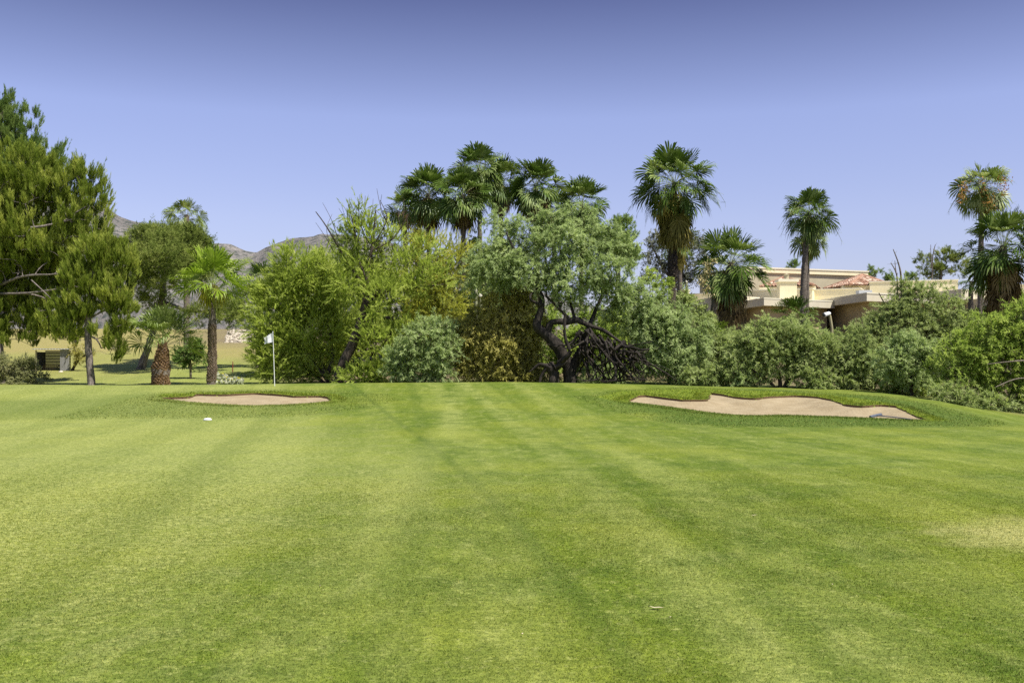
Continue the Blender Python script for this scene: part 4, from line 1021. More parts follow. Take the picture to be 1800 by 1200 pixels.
# trees behind
tree('pine_tree', 'dark round pine behind the right side of the mesquite crown', 'tree', 74,
     [(1090, 410, 26, 24), (1105, 440, 22, 30), (1080, 440, 26, 30), (1112, 455, 14, 14), (1060, 430, 24, 24)], [[(1085, 600, 5), (1086, 500, 4.5), (1090, 430, 2)]], 'pine_far', M_PINE2, M_BARKP, 91, 'pines behind', .62, gap=.14, rmax=.05)
tree('eucalyptus_tree', 'grey-leaved eucalyptus behind the large palm trunk', 'tree', 84,
     [(1160, 440, 30, 34), (1205, 430, 36, 28), (1150, 480, 24, 24), (1190, 470, 40, 26), (1230, 440, 20, 24), (1225, 475, 26, 26), (1145, 420, 14, 20)], [[(1190, 600, 5), (1195, 500, 4.5), (1205, 440, 2.5)], [(1194, 510, 3), (1165, 470, 2), (1150, 440, 1.2)]], 'euca', M_EUCA, M_TWIG, 92, None, .85, gap=.24, rmax=.06)
tree('pine_tree', 'flat-topped green pine beyond the house roof on the right', 'tree', 104,
     [(1625, 462, 16, 18), (1640, 475, 22, 16), (1665, 458, 22, 18), (1660, 480, 22, 12), (1690, 465, 20, 18), (1705, 480, 16, 16), (1630, 485, 16, 8)], [[(1652, 600, 4), (1653, 500, 3), (1655, 470, 2)]], 'pine_far', M_PINE3, M_BARKP, 93, 'pines behind', .8, gap=.26, rmax=.06)
for i, (px, py, rx, ry, lab) in enumerate([(1396, 468, 9, 5, 'small tree top just showing over the high parapet'), (1538, 478, 12, 9, 'dark little pine top behind the tiled roof'), (1567, 488, 9, 7, 'far bush top by the bare snag'), (1600, 490, 12, 6, 'low far bush top left of the flat-topped pine')]):
    tree('pine_tree', lab, 'tree', 118, [(px, py, rx, ry), (px - rx * .5, py + ry * .7, rx * .8, ry * .8)], [[(px, 600, 2), (px, py, 1)]], 'pine_far', M_PINE2, M_BARKP, 95 + i, 'pines behind', .6, gap=.15)


def snag(label, lines, d, seed):
    rg = np.random.default_rng(seed); mb = MB(); first = None
    for l in lines:
        P, Rr = pxline(l, d); P, Rr = densify(P, Rr, .2)
        if first is None:
            first = P[0]; gz = ground_z(P[0][0], P[0][1]) - .1; P = np.concatenate([[[P[0][0], P[0][1], gz]], P]); Rr = np.r_[Rr[0], Rr]
        mb.tube(P, Rr, 6, wob=.1, seed=seed)
        for k in range(0, len(P), 3):
            v = nrm(rg.normal(size=3) + np.array([0, 0, .8])); mb.edges([P[k]], [P[k] + v * rg.uniform(.2, .6)], Rr[k] * .5, .006, 4)
    return tag(mb.build('dead_tree', M_TWIG, None, True), label, 'tree')


snag('bare grey snag standing above the tiled roof', [[(1585, 560, 2.2), (1584, 490, 1.7), (1579, 462, 1.2), (1570, 438, .6)], [(1578, 520, 1.5), (1576, 482, 1.2), (1566, 462, .6)], [(1576, 484, 1), (1574, 470, .7), (1573, 458, .4)]], 74, 3)
snag('thin bare twigs rising out of the flat-topped pine', [[(1638, 540, 1.6), (1639, 460, 1.0), (1644, 430, .5)], [(1637, 470, .9), (1636, 430, .4)]], 100, 4)
# ------------------------------------------------------------------ mountains
def mountain_mat():
    t = NT('desert_rock'); p = t.pos()
    a = t.noise(p, .012, 8, .62); b = t.noise(p, .085, 6, .72); v = t.n('TexVoronoi', Vector=p, Scale=.13).outputs[0]
    c = t.mix(t.ss(a, .36, .64), (.165, .152, .140), (.240, .222, .200))
    c = t.mix(t.ss(b, .48, .60), c, (.075, .083, .074))
    c = t.mix(t.math('MULTIPLY', t.ss(v, .30, .12), t.ss(a, .35, .6)), c, (.070, .080, .050))
    c = t.mix(t.math('MULTIPLY', t.ss(b, .42, .30), .6), c, (.33, .295, .26))
    return t.bsdf(c, .95, .05, t.math('ADD', t.math('MULTIPLY', a, 1.4), b), 1.0, 7.0)


MR = [(-900, 380), (-500, 330), (-200, 325), (-60, 318), (60, 335), (130, 350), (185, 366), (215, 381), (245, 391), (300, 408), (340, 417), (370, 425), (400, 430), (425, 437), (450, 441), (475, 433), (500, 424), (530, 417), (565, 412), (600, 413), (640, 418), (690, 427), (760, 446), (840, 470), (920, 500), (1000, 530), (1150, 560), (1400, 585), (1700, 600), (2300, 612)]
mpx = np.array([m[0] for m in MR], float); mpy = np.array([m[1] for m in MR], float)
us = np.linspace(-900, 2300, 420); vs = np.linspace(0, 1, 90)
DM = 1900.0
U, Vv = np.meshgrid(us, vs)
rx = (U - CX) / FPX * DM
dist = 900 + (DM - 900) * np.minimum(Vv / .72, 1) + np.maximum(Vv - .72, 0) / .28 * 1300
X = (U - CX) / FPX * (dist * .35 + DM * .65)
ridge = CAMZ + (HY - np.interp(U, mpx, mpy)) / FPX * DM
prof = np.where(Vv < .72, (Vv / .72) ** 1.25, 1 - ((Vv - .72) / .28) ** 1.4 * .9)
P_ = np.stack([X.ravel() / 210, dist.ravel() / 210], 1)
n1 = (fbm(P_, 3, 5) - .5).reshape(U.shape); n2 = (fbm(P_ * 5.5, 13, 4) - .5).reshape(U.shape)
bell = np.sin(np.pi * np.clip(Vv / .72, 0, 1)); crestm = np.exp(-((Vv - .72) / .06) ** 2)
Z = -30 + (ridge + 30) * prof + n1 * 85 * bell + n2 * (40 * bell + 10 * crestm + 3)
mb = MB(); ny_, nx_ = U.shape
ii, jj = np.meshgrid(np.arange(ny_ - 1), np.arange(nx_ - 1), indexing='ij'); q_ = (ii * nx_ + jj).ravel()
mb.add(np.stack([X.ravel(), dist.ravel(), Z.ravel()], 1), np.stack([q_, q_ + 1, q_ + nx_ + 1, q_ + nx_], 1))
mo = mb.build('mountains', mountain_mat(), None, True)
tag(mo, 'rocky brown desert mountain ridge with speckled scrub beyond the trees', 'mountain', kind='structure')

# ------------------------------------------------------------------ flagstick
def metal(name, col, rough=.4, m=0.0):
    t = NT(name); return t.bsdf(t.mix(t.ss(t.noise(t.pos(), 6, 4), .3, .7), tuple(c * .92 for c in col), col), rough, .4, metal=m)


M_WHITE = metal('white_paint', (.78, .78, .76))
M_GREYP = metal('grey_paint', (.42, .43, .44), .6)
fd = 41.0
b = cast(481.8, 675.6) if False else None
ft = W(479.6, 583.5, fd); fb = W(483.0, 676, fd); fb[2] = min(fb[2], ground_z(fb[0], fb[1]))
flag = thing('flagstick', tuple(fb), 'white golf flag on a thin white pole standing on the green', 'flag')
m = MB(); m.tube(np.array([fb - [0, 0, .15], fb + (ft - fb) * .5, ft]), [.016, .014, .011], 10); m.build('pole', M_WHITE, flag, True)
m = MB(); nu, nv = 18, 10
pts = []
for j in range(nv):
    for i in range(nu):
        u, v = i / (nu - 1), j / (nv - 1)
        px = 479.8 - 16.6 * u + 1.6 * v * u; py = 584.6 + 8.2 * u ** .8 + (15.6 - 4.2 * u) * v - 1.2 * math.sin(u * 6) * (1 - v)
        p = W(px, py, fd); p[1] += .07 * math.sin(u * 7 + v * 1.5) * u ** .5 + .05 * u * math.sin(v * 4)
        pts.append(p)
F = [[j * nu + i, j * nu + i + 1, (j + 1) * nu + i + 1, (j + 1) * nu + i] for j in range(nv - 1) for i in range(nu - 1)]
m.add(pts, F)
tf = NT('flag_cloth'); pc = tf.n('TexNoise', Vector=tf.pos(), Scale=7.0, Detail=3).outputs[0]
cc = tf.mix(tf.math('MULTIPLY', tf.ss(pc, .52, .60), .55), (.80, .80, .80), (.42, .44, .50))
d_ = tf.n('BsdfDiffuse', Color=cc); t_ = tf.n('BsdfTranslucent', Color=cc); mx = tf.n('MixShader', i0=.3, i1=d_, i2=t_); tf.t.links.new(mx.outputs[0], tf.out.inputs[0])
fo = m.build('flag_cloth', tf.m, flag, True)
m = MB(); m.tube(np.array([ft - [0, 0, .01], ft + [0, 0, .03]]), [.016, .010], 10); m.build('finial', M_WHITE, flag, True)

# ------------------------------------------------------------------ yardage disc, rake, litter, stake
c = cast(365, 738.2)
root = thing('yardage_marker', (c[0], c[1], ground_z(*c)), 'white oval yardage disc lying in the fairway before the small bunker', 'yardage marker')
m = MB(); z0 = ground_z(*c)
for (r0, za, r1, zb_) in ((.115, .0, .112, .034), (.112, .034, .088, .052), (.088, .052, .045, .060)):
    a = np.linspace(0, 2 * np.pi, 28, endpoint=False); k = np.arange(28); k2 = (k + 1) % 28
    V = np.concatenate([np.c_[c[0] + r0 * np.cos(a), c[1] + r0 * np.sin(a), np.full(28, z0 + za)], np.c_[c[0] + r1 * np.cos(a), c[1] + r1 * np.sin(a), np.full(28, z0 + zb_)]])
    m.add(V, np.stack([k, k2, k2 + 28, k + 28], 1))
V = np.concatenate([[[c[0], c[1], z0 + .062]], np.c_[c[0] + .045 * np.cos(a), c[1] + .045 * np.sin(a), np.full(28, z0 + .060)]]); m.add(V, np.stack([np.zeros(28, int), 1 + k, 1 + k2], 1))
m.build('disc', M_WHITE, root, True)
m = MB(); a = np.linspace(0, 2 * np.pi, 28, endpoint=False); m.tube(np.c_[c[0] + .118 * np.cos(np.r_[a, a[:1]]), c[1] + .118 * np.sin(np.r_[a, a[:1]]), np.full(29, z0 + .006)], .010, 6, cap=False); m.build('rim', M_GREYP, root, True)


def on_sand(px, py):
    p = cast(px, py); return np.array([p[0], p[1], ground_z(*p)])


h0, h1 = on_sand(1527, 734.5), on_sand(1551, 730)
k0, k1 = on_sand(1545, 732.5), on_sand(1601, 738.5)
h0[2] += .03; h1[2] += .05; k0[2] += .05; k1[2] += .03
rk = thing('bunker_rake', tuple((h0 + h1) / 2), 'dark grey rake lying at the near edge of the long bunker', 'rake')
M_RAKE = metal('rake_plastic', (.10, .115, .14), .5)
hd = nrm(h1 - h0); L = min(np.linalg.norm(h1 - h0), .75); hc = (h0 + h1) / 2; h0, h1 = hc - hd * L / 2, hc + hd * L / 2
m = MB(); m.tube(np.array([h0, hc, h1]), [.034, .040, .034], 8); m.build('head', M_RAKE, rk, True)
m = MB(); m.tube(np.array([hc, (hc + k1) / 2 + [0, 0, .01], k1]), [.017, .016, .015], 8); m.build('handle', M_RAKE, rk, True)
m = MB()
for i in range(14):
    p = h0 + (h1 - h0) * (i + .5) / 14; q = p + np.array([hd[1], -hd[0], 0]) * .07 + [0, 0, -.03]
    m.tube(np.array([p, (p + q) / 2 + [0, 0, .012], q]), [.011, .010, .006], 6)
tn = m.build('teeth', M_RAKE, rk, True)

M_LITTER = (lambda t: t.bsdf(t.mix(t.noise(t.pos(), 40, 2), (.40, .34, .20), (.50, .44, .29)), .8))(NT('dry_leaf'))
for i, (px, py, ln, lab, ang) in enumerate([(1325, 907.5, .085, 'pale dry leaf lying flat on the right middle of the fairway', .1), (1154, 1071.5, .10, 'long straw-coloured leaf on the near fairway right of the middle', -.25), (1178, 1088.5, .025, 'tiny white crumb of leaf just behind the long straw-coloured leaf', .5),
                                            (918, 1118.5, .035, 'small bleached leaf scrap at the near centre of the fairway', 1.2), (124, 1045.5, .022, 'tiny pale leaf scrap on the near left fairway', .3), (1463, 1031, .03, 'small cream leaf scrap near the pale dry patch of turf', .9), (563, 1033, .025, 'tiny white leaf scrap left of the fairway middle', 2.0)]):
    p = cast(px, py); z0 = ground_z(*p) + .020
    m = MB(); ca, sa = math.cos(ang), math.sin(ang); nU = 9
    V = []
    for u in np.linspace(-1, 1, nU):
        w = ln * .11 * (1 - u * u) + .0012; zz = z0 - .006 + .004 * u * u + .002 * math.sin(u * 5)
        for s in (-1, 0, 1):
            lx, ly = u * ln * .5, s * w
            V.append([p[0] + lx * ca - ly * sa, p[1] + lx * sa + ly * ca, zz + (.004 if s else 0)])
    F = [[i_ * 3 + s, i_ * 3 + s + 1, (i_ + 1) * 3 + s + 1, (i_ + 1) * 3 + s] for i_ in range(nU - 1) for s in (0, 1)]
    m.add(V, F); tag(m.build('fallen_leaf', M_LITTER, None, True), lab, 'leaf', 'leaf scraps on the fairway')

p = W(409, 646, 63); z0 = ground_z(p[0], p[1])
m = MB(); m.tube(np.array([[p[0], p[1], z0 - .2], [p[0], p[1], z0 + .35], [p[0] + .01, p[1], z0 + .72]]), [.030, .030, .026], 8)
m.tube(np.array([[p[0] + .01, p[1], z0 + .715], [p[0] + .01, p[1], z0 + .76]]), [.026, .004], 8)
tag(m.build('marker_stake', metal('red_stake', (.26, .07, .045), .6), None, True), 'thin red-brown hazard stake standing below the stone slope', 'stake')

# ------------------------------------------------------------------ stone faced slope
rg = np.random.default_rng(8)
sw = thing('stone_wall', tuple(W(412, 612, 108)), 'pale boulder-faced retaining slope beyond the fan palms', 'stone wall')
def stn(u, v):       # u across, v up the slope
    a = W(391 + 12 * v * 0, 613, 106); bq = W(450, 613, 106)
    p = a + (bq - a) * u; top = 2.15
    return np.array([p[0] + .25 * v - .45 * v * (1 - u), p[1] + 2.6 * v, p[2] - .1 + top * v])
m = MB(); nn = 30
m.add([stn(i / nn, j / 8) for j in range(9) for i in range(nn + 1)], [[j * (nn + 1) + i, j * (nn + 1) + i + 1, (j + 1) * (nn + 1) + i + 1, (j + 1) * (nn + 1) + i] for j in range(8) for i in range(nn)])
m.build('bedding', (lambda t: t.bsdf(t.mix(t.noise(t.pos(), 3, 3), (.16, .13, .10), (.30, .25, .19)), .95))(NT('slope_earth')), sw)
m = MB()
for k in range(560):
    u, v = rg.uniform(0, 1), rg.uniform(.02, 1)
    c = stn(u, v) + np.array([0, -.05, .03]); r = rg.uniform(.075, .20)
    a = rg.uniform(0, 6.28); npt = 7
    ring = np.array([[math.cos(t_ + a) * r * rg.uniform(.75, 1.25), -.02 + r * .1, math.sin(t_ + a) * r * rg.uniform(.55, .9)] for t_ in np.linspace(0, 6.283, npt, endpoint=False)])
    inn = ring * .62 + np.array([0, -r * .35, r * .12])
    V = np.concatenate([c + ring + [0, .12, -.02], c + inn, [c + [0, -r * .42, r * .16]]]); q = np.arange(npt); q2 = (q + 1) % npt
    m.add(V, np.stack([q, q2, q2 + npt, q + npt], 1), rg.uniform()); m.add(V, np.stack([q + npt, q2 + npt, np.full(npt, 2 * npt)], 1), rg.uniform())
def stone_mat():
    t = NT('pale_stone'); r = t.rnd()
    return t.bsdf(t.mix(t.ss(t.noise(t.pos(), 5, 4), .3, .7), t.mix(r, (.40, .34, .25), (.62, .56, .44)), (.66, .60, .49)), .9, .1)
so2 = m.build('stones', stone_mat(), sw)

# ------------------------------------------------------------------ open shed
sd = 64.0
def S(px, py, dd=0): return W(px, py, sd + dd)
sb = S(90, 652); sb[2] = ground_z(sb[0], sb[1])
sh = thing('garden_shed', tuple(sb), 'small weathered grey open-fronted shed standing under the big pine', 'shed')
M_WOODG = (lambda t: t.bsdf(t.mix(t.ss(t.noise(t.n('VectorMath', _operation='MULTIPLY', i0=t.pos(), i1=(9, 9, .7)).outputs[0], 3, 5, .65), .3, .7), (.20, .195, .19), (.33, .325, .315)), .85, .2))(NT('grey_boards'))
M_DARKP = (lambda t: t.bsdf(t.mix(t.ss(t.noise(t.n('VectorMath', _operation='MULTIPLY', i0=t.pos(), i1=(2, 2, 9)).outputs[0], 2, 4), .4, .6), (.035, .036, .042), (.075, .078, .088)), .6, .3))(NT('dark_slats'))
M_CONC = (lambda t: t.bsdf(t.mix(t.noise(t.pos(), 8, 5), (.33, .27, .23), (.46, .39, .34)), .9))(NT('pinkish_slab'))
x0, x1, xs = S(61, 0)[0], S(122, 0)[0], S(106.5, 0)[0]
gz = sb[2]; H_ = 1.42
m = MB()
nb = 6; wb_ = (x1 - xs) / nb
for i in range(nb): m.box(((xs + wb_ * (i + .5)), sd - .05 + .004 * (i % 2), gz + H_ / 2 + .02), (wb_ - .008, .05, H_ + .02 * (i % 3)))
m.build('side_panel', M_WOODG, sh)
m = MB()
for i in range(14): m.box(((x0 + xs) / 2 + .1, sd + 1.25, gz + .06 + i * .1), (xs - x0, .03, .085))
m.build('back_wall', M_DARKP, sh)
m = MB()
for i in range(9): m.box((x0 + .12 + 0 * i, sd + .15 + i * .125, gz + .66), (.035, .115, 1.3))
m.build('end_wall', M_DARKP, sh)
m = MB(); m.box((x0 + .10, sd - .02, gz + .70), (.075, .075, 1.42)); m.build('post', (lambda t: t.bsdf(t.mix(t.noise(t.pos(), 9, 3), (.36, .31, .20), (.50, .43, .30)), .8))(NT('tan_post')), sh)
m = MB(); m.box((x0 - .10, sd + .1, gz + .42), (.17, .12, .86)); m.build('low_pillar', M_CONC, sh)
m = MB()
nr_ = 26
for i in range(nr_):
    xx = x0 - .12 + (x1 - x0 + .24) * (i + .5) / nr_
    m.box((xx, sd + .55, gz + H_ + .06 + .022 * (i % 2)), ((x1 - x0 + .24) / nr_ + .002, 1.6, .02))
m.build('roof', metal('sheet_metal', (.62, .63, .66), .35, .3), sh)
m = MB(); m.box((sb[0] - .1, sd + .3, gz - .05), (x1 - x0 + .15, 1.9, .14)); m.build('base_slab', M_CONC, sh)
# stacked lattice panels leaning inside
m = MB()
for i in range(12):
    t0 = i / 11
    p = np.array([[x0 + .25 + t0 * .55, sd + .45, gz + .05], [x0 + .22 + t0 * 1.05, sd + .75, gz + .52 - .10 * t0]])
    m.tube(p, .014, 5)
for j in range(5):
    f = j / 4; m.tube(np.array([[x0 + .25 - .03 * f, sd + .45 + .3 * f, gz + .07 + .44 * f], [x0 + .82 + .5 * f, sd + .44 + .3 * f, gz + .07 + .34 * f]]), .014, 5)
tag(m.build('lattice_panel', (lambda t: t.bsdf(t.mix(t.noise(t.pos(), 12, 3), (.13, .09, .06), (.26, .19, .13)), .85))(NT('brown_lattice'))), 'brown lattice panel leaning inside the grey shed', 'lattice panel')
p = S(107, 651.5, -1.0); z0 = ground_z(p[0], p[1])
bmk = bpy.data.meshes.new('boulder'); import bmesh
bm = bmesh.new(); bmesh.ops.create_icosphere(bm, subdivisions=3, radius=.12)
for v in bm.verts:
    q = np.array(v.co); k = 1 + .35 * (vnoise(q[None] * 9 + 4, 3)[0] - .5); v.co = Vector(q * k * [1.2, 1, .75]) + Vector((p[0], p[1], z0 + .06))
bm.to_mesh(bmk); bm.free(); bmk.materials.append(stone_mat()); bo = bpy.data.objects.new('boulder', bmk); COL.objects.link(bo)
tag(bo, 'small cream stone lying in front of the grey shed', 'stone')

# ------------------------------------------------------------------ prickly pear
pp = W(402, 674, 50.5); pz = ground_z(pp[0], pp[1])
pr_ = thing('prickly_pear', (pp[0], pp[1], pz), 'low pale prickly pear with yellow flowers at the foot of the slim palm', 'cactus')
rg = np.random.default_rng(12)
mp = MB(); M_PETAL = leaf_mat('yellow_petal', (.60, .50, .02), (.72, .62, .03), (.78, .70, .06), .2)
a_ = np.linspace(0, 2 * np.pi, 12, endpoint=False)
for k in range(120):
    u = rg.uniform(-1, 1); cx_ = pp[0] + u * .62 + .05; hh = (.56 - .30 * (u + 1) / 2) * rg.uniform(.1, 1)
    c = np.array([cx_, pp[1] + rg.uniform(-.35, .35), pz + .05 + hh]); r = rg.uniform(.055, .10)
    ax = nrm(np.array([rg.normal() * .5, rg.normal() * .3, 1.])); sd_ = nrm(np.cross(ax, rdir(rg, 1)[0])); nn_ = np.cross(ax, sd_)
    ring = c + (np.cos(a_)[:, None] * sd_ * .75 + np.sin(a_)[:, None] * ax) * r
    V = np.concatenate([ring * .0 + c + (ring - c) * 1.0, c + (ring - c) * .7 + nn_ * r * .16, c + (ring - c) * .7 - nn_ * r * .16, [c + nn_ * r * .2, c - nn_ * r * .2]])
    q = np.arange(12); q2 = (q + 1) % 12
    rr = rg.uniform()
    mp.add(V, np.stack([q, q2, q2 + 12, q + 12], 1), rr); mp.add(V, np.stack([q2, q, q + 24, q2 + 24], 1), rr)
    mp.add(V, np.stack([q + 12, q2 + 12, np.full(12, 36)], 1), rr); mp.add(V, np.stack([q2 + 24, q + 24, np.full(12, 37)], 1), rr)
    if rg.uniform() < .11:
        t_ = c + ax * r * 1.02; mf = MB()
        for j in range(8):
            v = nrm(ax + rdir(rg, 1)[0] * .9); s_ = nrm(np.cross(v, rdir(rg, 1)[0])) * .02
            mf.add([t_, t_ + v * .04 + s_, t_ + v * .07, t_ + v * .04 - s_], [[0, 1, 2, 3]], rg.uniform())
        mf.build('blossom', M_PETAL, pr_)
mp.build('pads', leaf_mat('cactus_pad', (.20, .22, .13), (.36, .37, .25), (.52, .52, .40), .02), pr_, True)

# ------------------------------------------------------------------ saguaros
def saguaro_mat():
    t = NT('saguaro_skin'); z = t.n('SeparateXYZ', Vector=t.pos()).outputs[2]
    return t.bsdf(t.mix(t.ss(t.noise(t.pos(), 10, 3), .3, .7), (.20, .22, .12), (.36, .36, .22)), .8, .2)
M_SAG = saguaro_mat(); M_SAGT = (lambda t: t.bsdf(t.mix(t.noise(t.pos(), 14, 3), (.42, .40, .30), (.58, .55, .44)), .85))(NT('saguaro_crown'))
def saguaro(label, px, ptop, r_px, d):
    top = W(px, ptop, d); r = r_px / FPX * d; z0 = ground_z(top[0], top[1])
    root = thing('saguaro_cactus', (top[0], top[1], z0), label, 'cactus', 'saguaros')
    n = 20; a = np.linspace(0, 2 * np.pi, n * 2, endpoint=False); rib = 1 + .10 * np.where(np.arange(n * 2) % 2 == 0, 1, -1)
    zs = np.r_[np.linspace(z0 - .1, top[2] - r * 1.6, 10)]; rs = r * (.82 + .18 * np.linspace(0, 1, 10))
    tz = top[2] - r * 1.6 + r * 1.6 * np.array([.0, .3, .6, .82, .95, 1.0]); trr = r * np.array([1, .97, .84, .58, .3, .04])
    def ring(zz, rr): return np.concatenate([np.c_[top[0] + R_ * np.cos(a) * rib, top[1] + R_ * np.sin(a) * rib, np.full(len(a), Z_)] for Z_, R_ in zip(zz, rr)])
    k = np.arange(2 * n); k2 = (k + 1) % (2 * n)
    m = MB(); m.add(ring(zs, rs), np.concatenate([np.stack([j * 2 * n + k, j * 2 * n + k2, (j + 1) * 2 * n + k2, (j + 1) * 2 * n + k], 1) for j in range(9)])); m.build('stem', M_SAG, root, True)
    m = MB(); m.add(ring(tz, trr), np.concatenate([np.stack([j * 2 * n + k, j * 2 * n + k2, (j + 1) * 2 * n + k2, (j + 1) * 2 * n + k], 1) for j in range(5)])); m.build('woolly_top', M_SAGT, root, True)
saguaro('stout saguaro with a rounded white top behind the olive-brown bush', 844.5, 516, 4.2, 52.5)
saguaro('slender saguaro just left of the white topped one', 836.5, 508, 2.6, 53.2)
saguaro('tall thin saguaro in front of the eucalyptus, nearest the shaggy palm', 1206.5, 493, 1.9, 70)
saguaro('short saguaro post on the left end of the house roof line', 1184, 502, 1.5, 71)
saguaro('second short saguaro post beside the large palm trunk', 1191.5, 500, 1.6, 71)

# ------------------------------------------------------------------ floodlight on a post
ld = 54.0
lt = W(1459, 552, ld); lb = W(1464, 640, ld); lz = ground_z(lb[0], lb[1]); lb = np.array([W(1463, 576, ld)[0] + .04, ld, lz])
fl = thing('floodlight', tuple(lb), 'white barrel floodlight on a thin tan post above the mesquites', 'floodlight')
m = MB(); m.tube(np.array([lb - [0, 0, .1], W(1462, 575, ld), W(1459, 556, ld), W(1457.5, 551, ld)]), [.085, .075, .07, .055], 8); m.build('post', (lambda t: t.bsdf(t.mix(t.noise(t.pos(), 9, 3), (.26, .23, .13), (.38, .34, .20)), .8))(NT('lamp_post_paint')), fl, True)
m = MB(); c0, c1 = W(1459, 550.5, ld), W(1446.8, 553.2, ld) - np.array([0, .18, .02]); m.tube(np.array([c0, c0 + (c1 - c0) * .12, c0 + (c1 - c0) * .9, c1]), [.07, .105, .12, .125], 14); m.build('housing', M_WHITE, fl, True)
m = MB(); dv = nrm(c1 - c0); m.tube(np.array([c1 + dv * .002, c1 + dv * .045]), [.10, .095], 14); m.build('lens', metal('dark_lens', (.05, .05, .06), .15), fl, True)

# ------------------------------------------------------------------ the house on the bank
def stucco(name, a, b):
    t = NT(name); n = t.noise(t.pos(), .8, 5, .6); f = t.noise(t.pos(), 30, 3, .6)
    return t.bsdf(t.mix(t.ss(n, .35, .65), a, b), .9, .15, f, .06, .01)
M_CREAM = stucco('cream_stucco', (.70, .62, .40), (.76, .68, .46)); M_CREAM2 = stucco('shaded_tan_stucco', (.42, .37, .25), (.46, .41, .28))
M_CAP = stucco('pale_cap', (.66, .61, .46), (.71, .66, .51)); M_FASC = stucco('grey_fascia', (.56, .505, .375), (.61, .55, .415)); M_BROWN = stucco('brown_wall', (.44, .355, .195), (.50, .41, .24))
M_GLASS = NT('dark_glass').bsdf((.028, .024, .028), .08, .5)
hb = W(1450, 600, 84); hz = ground_z(hb[0], hb[1])
house = thing('house', (hb[0], hb[1], hz), 'low cream stucco house with stepped flat roofs and tiled hips on the bank', 'house')


def XD(px, d): return np.array([(px - CX) / FPX * d, d])
def ccw(p):
    p = np.asarray(p, float); a = np.sum(p[:, 0] * np.roll(p[:, 1], -1) - np.roll(p[:, 0], -1) * p[:, 1]); return p if a > 0 else p[::-1]


def wing(C, L, Rr, z0, z1, wall_mat, inset=1.1, capt=.10):
    """a flat roof with a deep fascia (C near corner, L and Rr ends of its two faces) over a set-back wall"""
    C, L, Rr = map(np.asarray, (C, L, Rr)); B = L + Rr - C
    foot = ccw([C, Rr, B, L]); cen = foot.mean(0)
    m = MB(); m.prism(foot, z0, z1 - capt); rf = m.build('roof', M_FASC, house)
    m = MB(); o = cen + (foot - cen) * 1.006; m.prism(o, z1 - capt + .002, z1); m.build('roof_edge', M_CAP, house)
    e1, e2 = nrm(L - C), nrm(Rr - C)
    w = ccw([C + (e1 + e2) * inset, Rr - e2 * .3 + e1 * inset, B - e2 * .3 - e1 * .3, L - e1 * .3 + e2 * inset])
    zz = min(ground_z(*q_) for q_ in w) - .5
    m = MB(); m.prism(w, zz, z0 - .003); m.build('wall', wall_mat, house)
    return foot


wing((17.6, 83.5), (16.2, 94.0), (21.5, 86.5), 6.32, 7.50, M_CREAM2, .5)
wing((20.25, 80.0), (19.0, 88.0), (27.2, 84.0), 6.42, 7.05, M_BROWN, .9)
wing((27.8, 78.0), (26.4, 91.0), (34.5, 81.2), 6.65, 7.32, M_BROWN, .9)
wing((36.1, 80.0), (34.6, 89.0), (43.5, 84.0), 6.9, 7.75, M_CREAM2, .9)
wing((38.0, 73.0), (36.8, 84.6), (47.0, 76.0), 6.10, 6.95, M_GLASS, 1.0)


def wallrun(name, a, b, z0, z1, mat, t=.5, cap=None):
    a, b = np.asarray(a, float), np.asarray(b, float); n = nrm(np.array([-(b - a)[1], (b - a)[0]])); n = n if n[1] > 0 else -n
    foot = ccw([a, b, b + n * t, a + n * t]); m = MB(); m.prism(foot, z0, z1); o = m.build(name, mat, house)
    if cap:
        u = nrm(b - a); ft_ = ccw([a - n * .06 - u * .06, b - n * .06 + u * .06, b + n * (t + .06) + u * .06, a + n * (t + .06) - u * .06])
        m = MB(); m.prism(ft_, z1 + .002, z1 + cap); m.build('cap', M_CAP, o if False else house)
    return o


def zpx(py, d): return CAMZ + (HY - py) / FPX * d
wallrun('parapet', XD(1188, 93), XD(1282, 90), 6.6, zpx(516.5, 91), M_CREAM, 3, .10)
wallrun('parapet', XD(1176, 96), XD(1201, 95), 6.6, zpx(511, 95.5), M_CREAM, 1.2, .12)
wallrun('parapet', XD(1318, 93), XD(1428, 90.4), 6.6, zpx(509, 91), M_CREAM, 3, .10)
wallrun('parapet', XD(1422, 91.5), XD(1512, 89.6), 6.6, zpx(508.2, 90), M_CREAM, 3, .10)
wallrun('parapet', XD(1529, 90.2), XD(1684, 88), 6.9, zpx(493.6, 88.5), M_CREAM, 3, .10)
wallrun('parapet', XD(1686, 87), XD(1752, 86), 7.2, zpx(509.5, 86), M_CREAM, 2, .08)
wallrun('parapet', XD(1776, 84), XD(1840, 83), 6.8, zpx(500, 83), M_CREAM, 2, .08)
wallrun('dormer_wall', XD(1334, 95.0), XD(1434, 93.4), 6.6, zpx(503.5, 94), M_CREAM, 3)
wallrun('dormer_wall', XD(1480, 92.3), XD(1534, 91.6), 6.6, zpx(501.6, 91.8), M_CREAM, 3)
# upper block with a stepped cornice, turned a little to the left
ua, ub = XD(1310, 97.5), XD(1523, 102)
wallrun('upper_wall', ua, ub, 6.0, zpx(482, 100) , M_CREAM2, 9)  # shade on this wall is painted in with the darker stucco
wallrun('cornice', ua + np.array([-.10, -.18]), ub + np.array([.12, -.18]), zpx(482, 100) - .02, zpx(475.5, 100), M_CREAM, 9.4, .14)
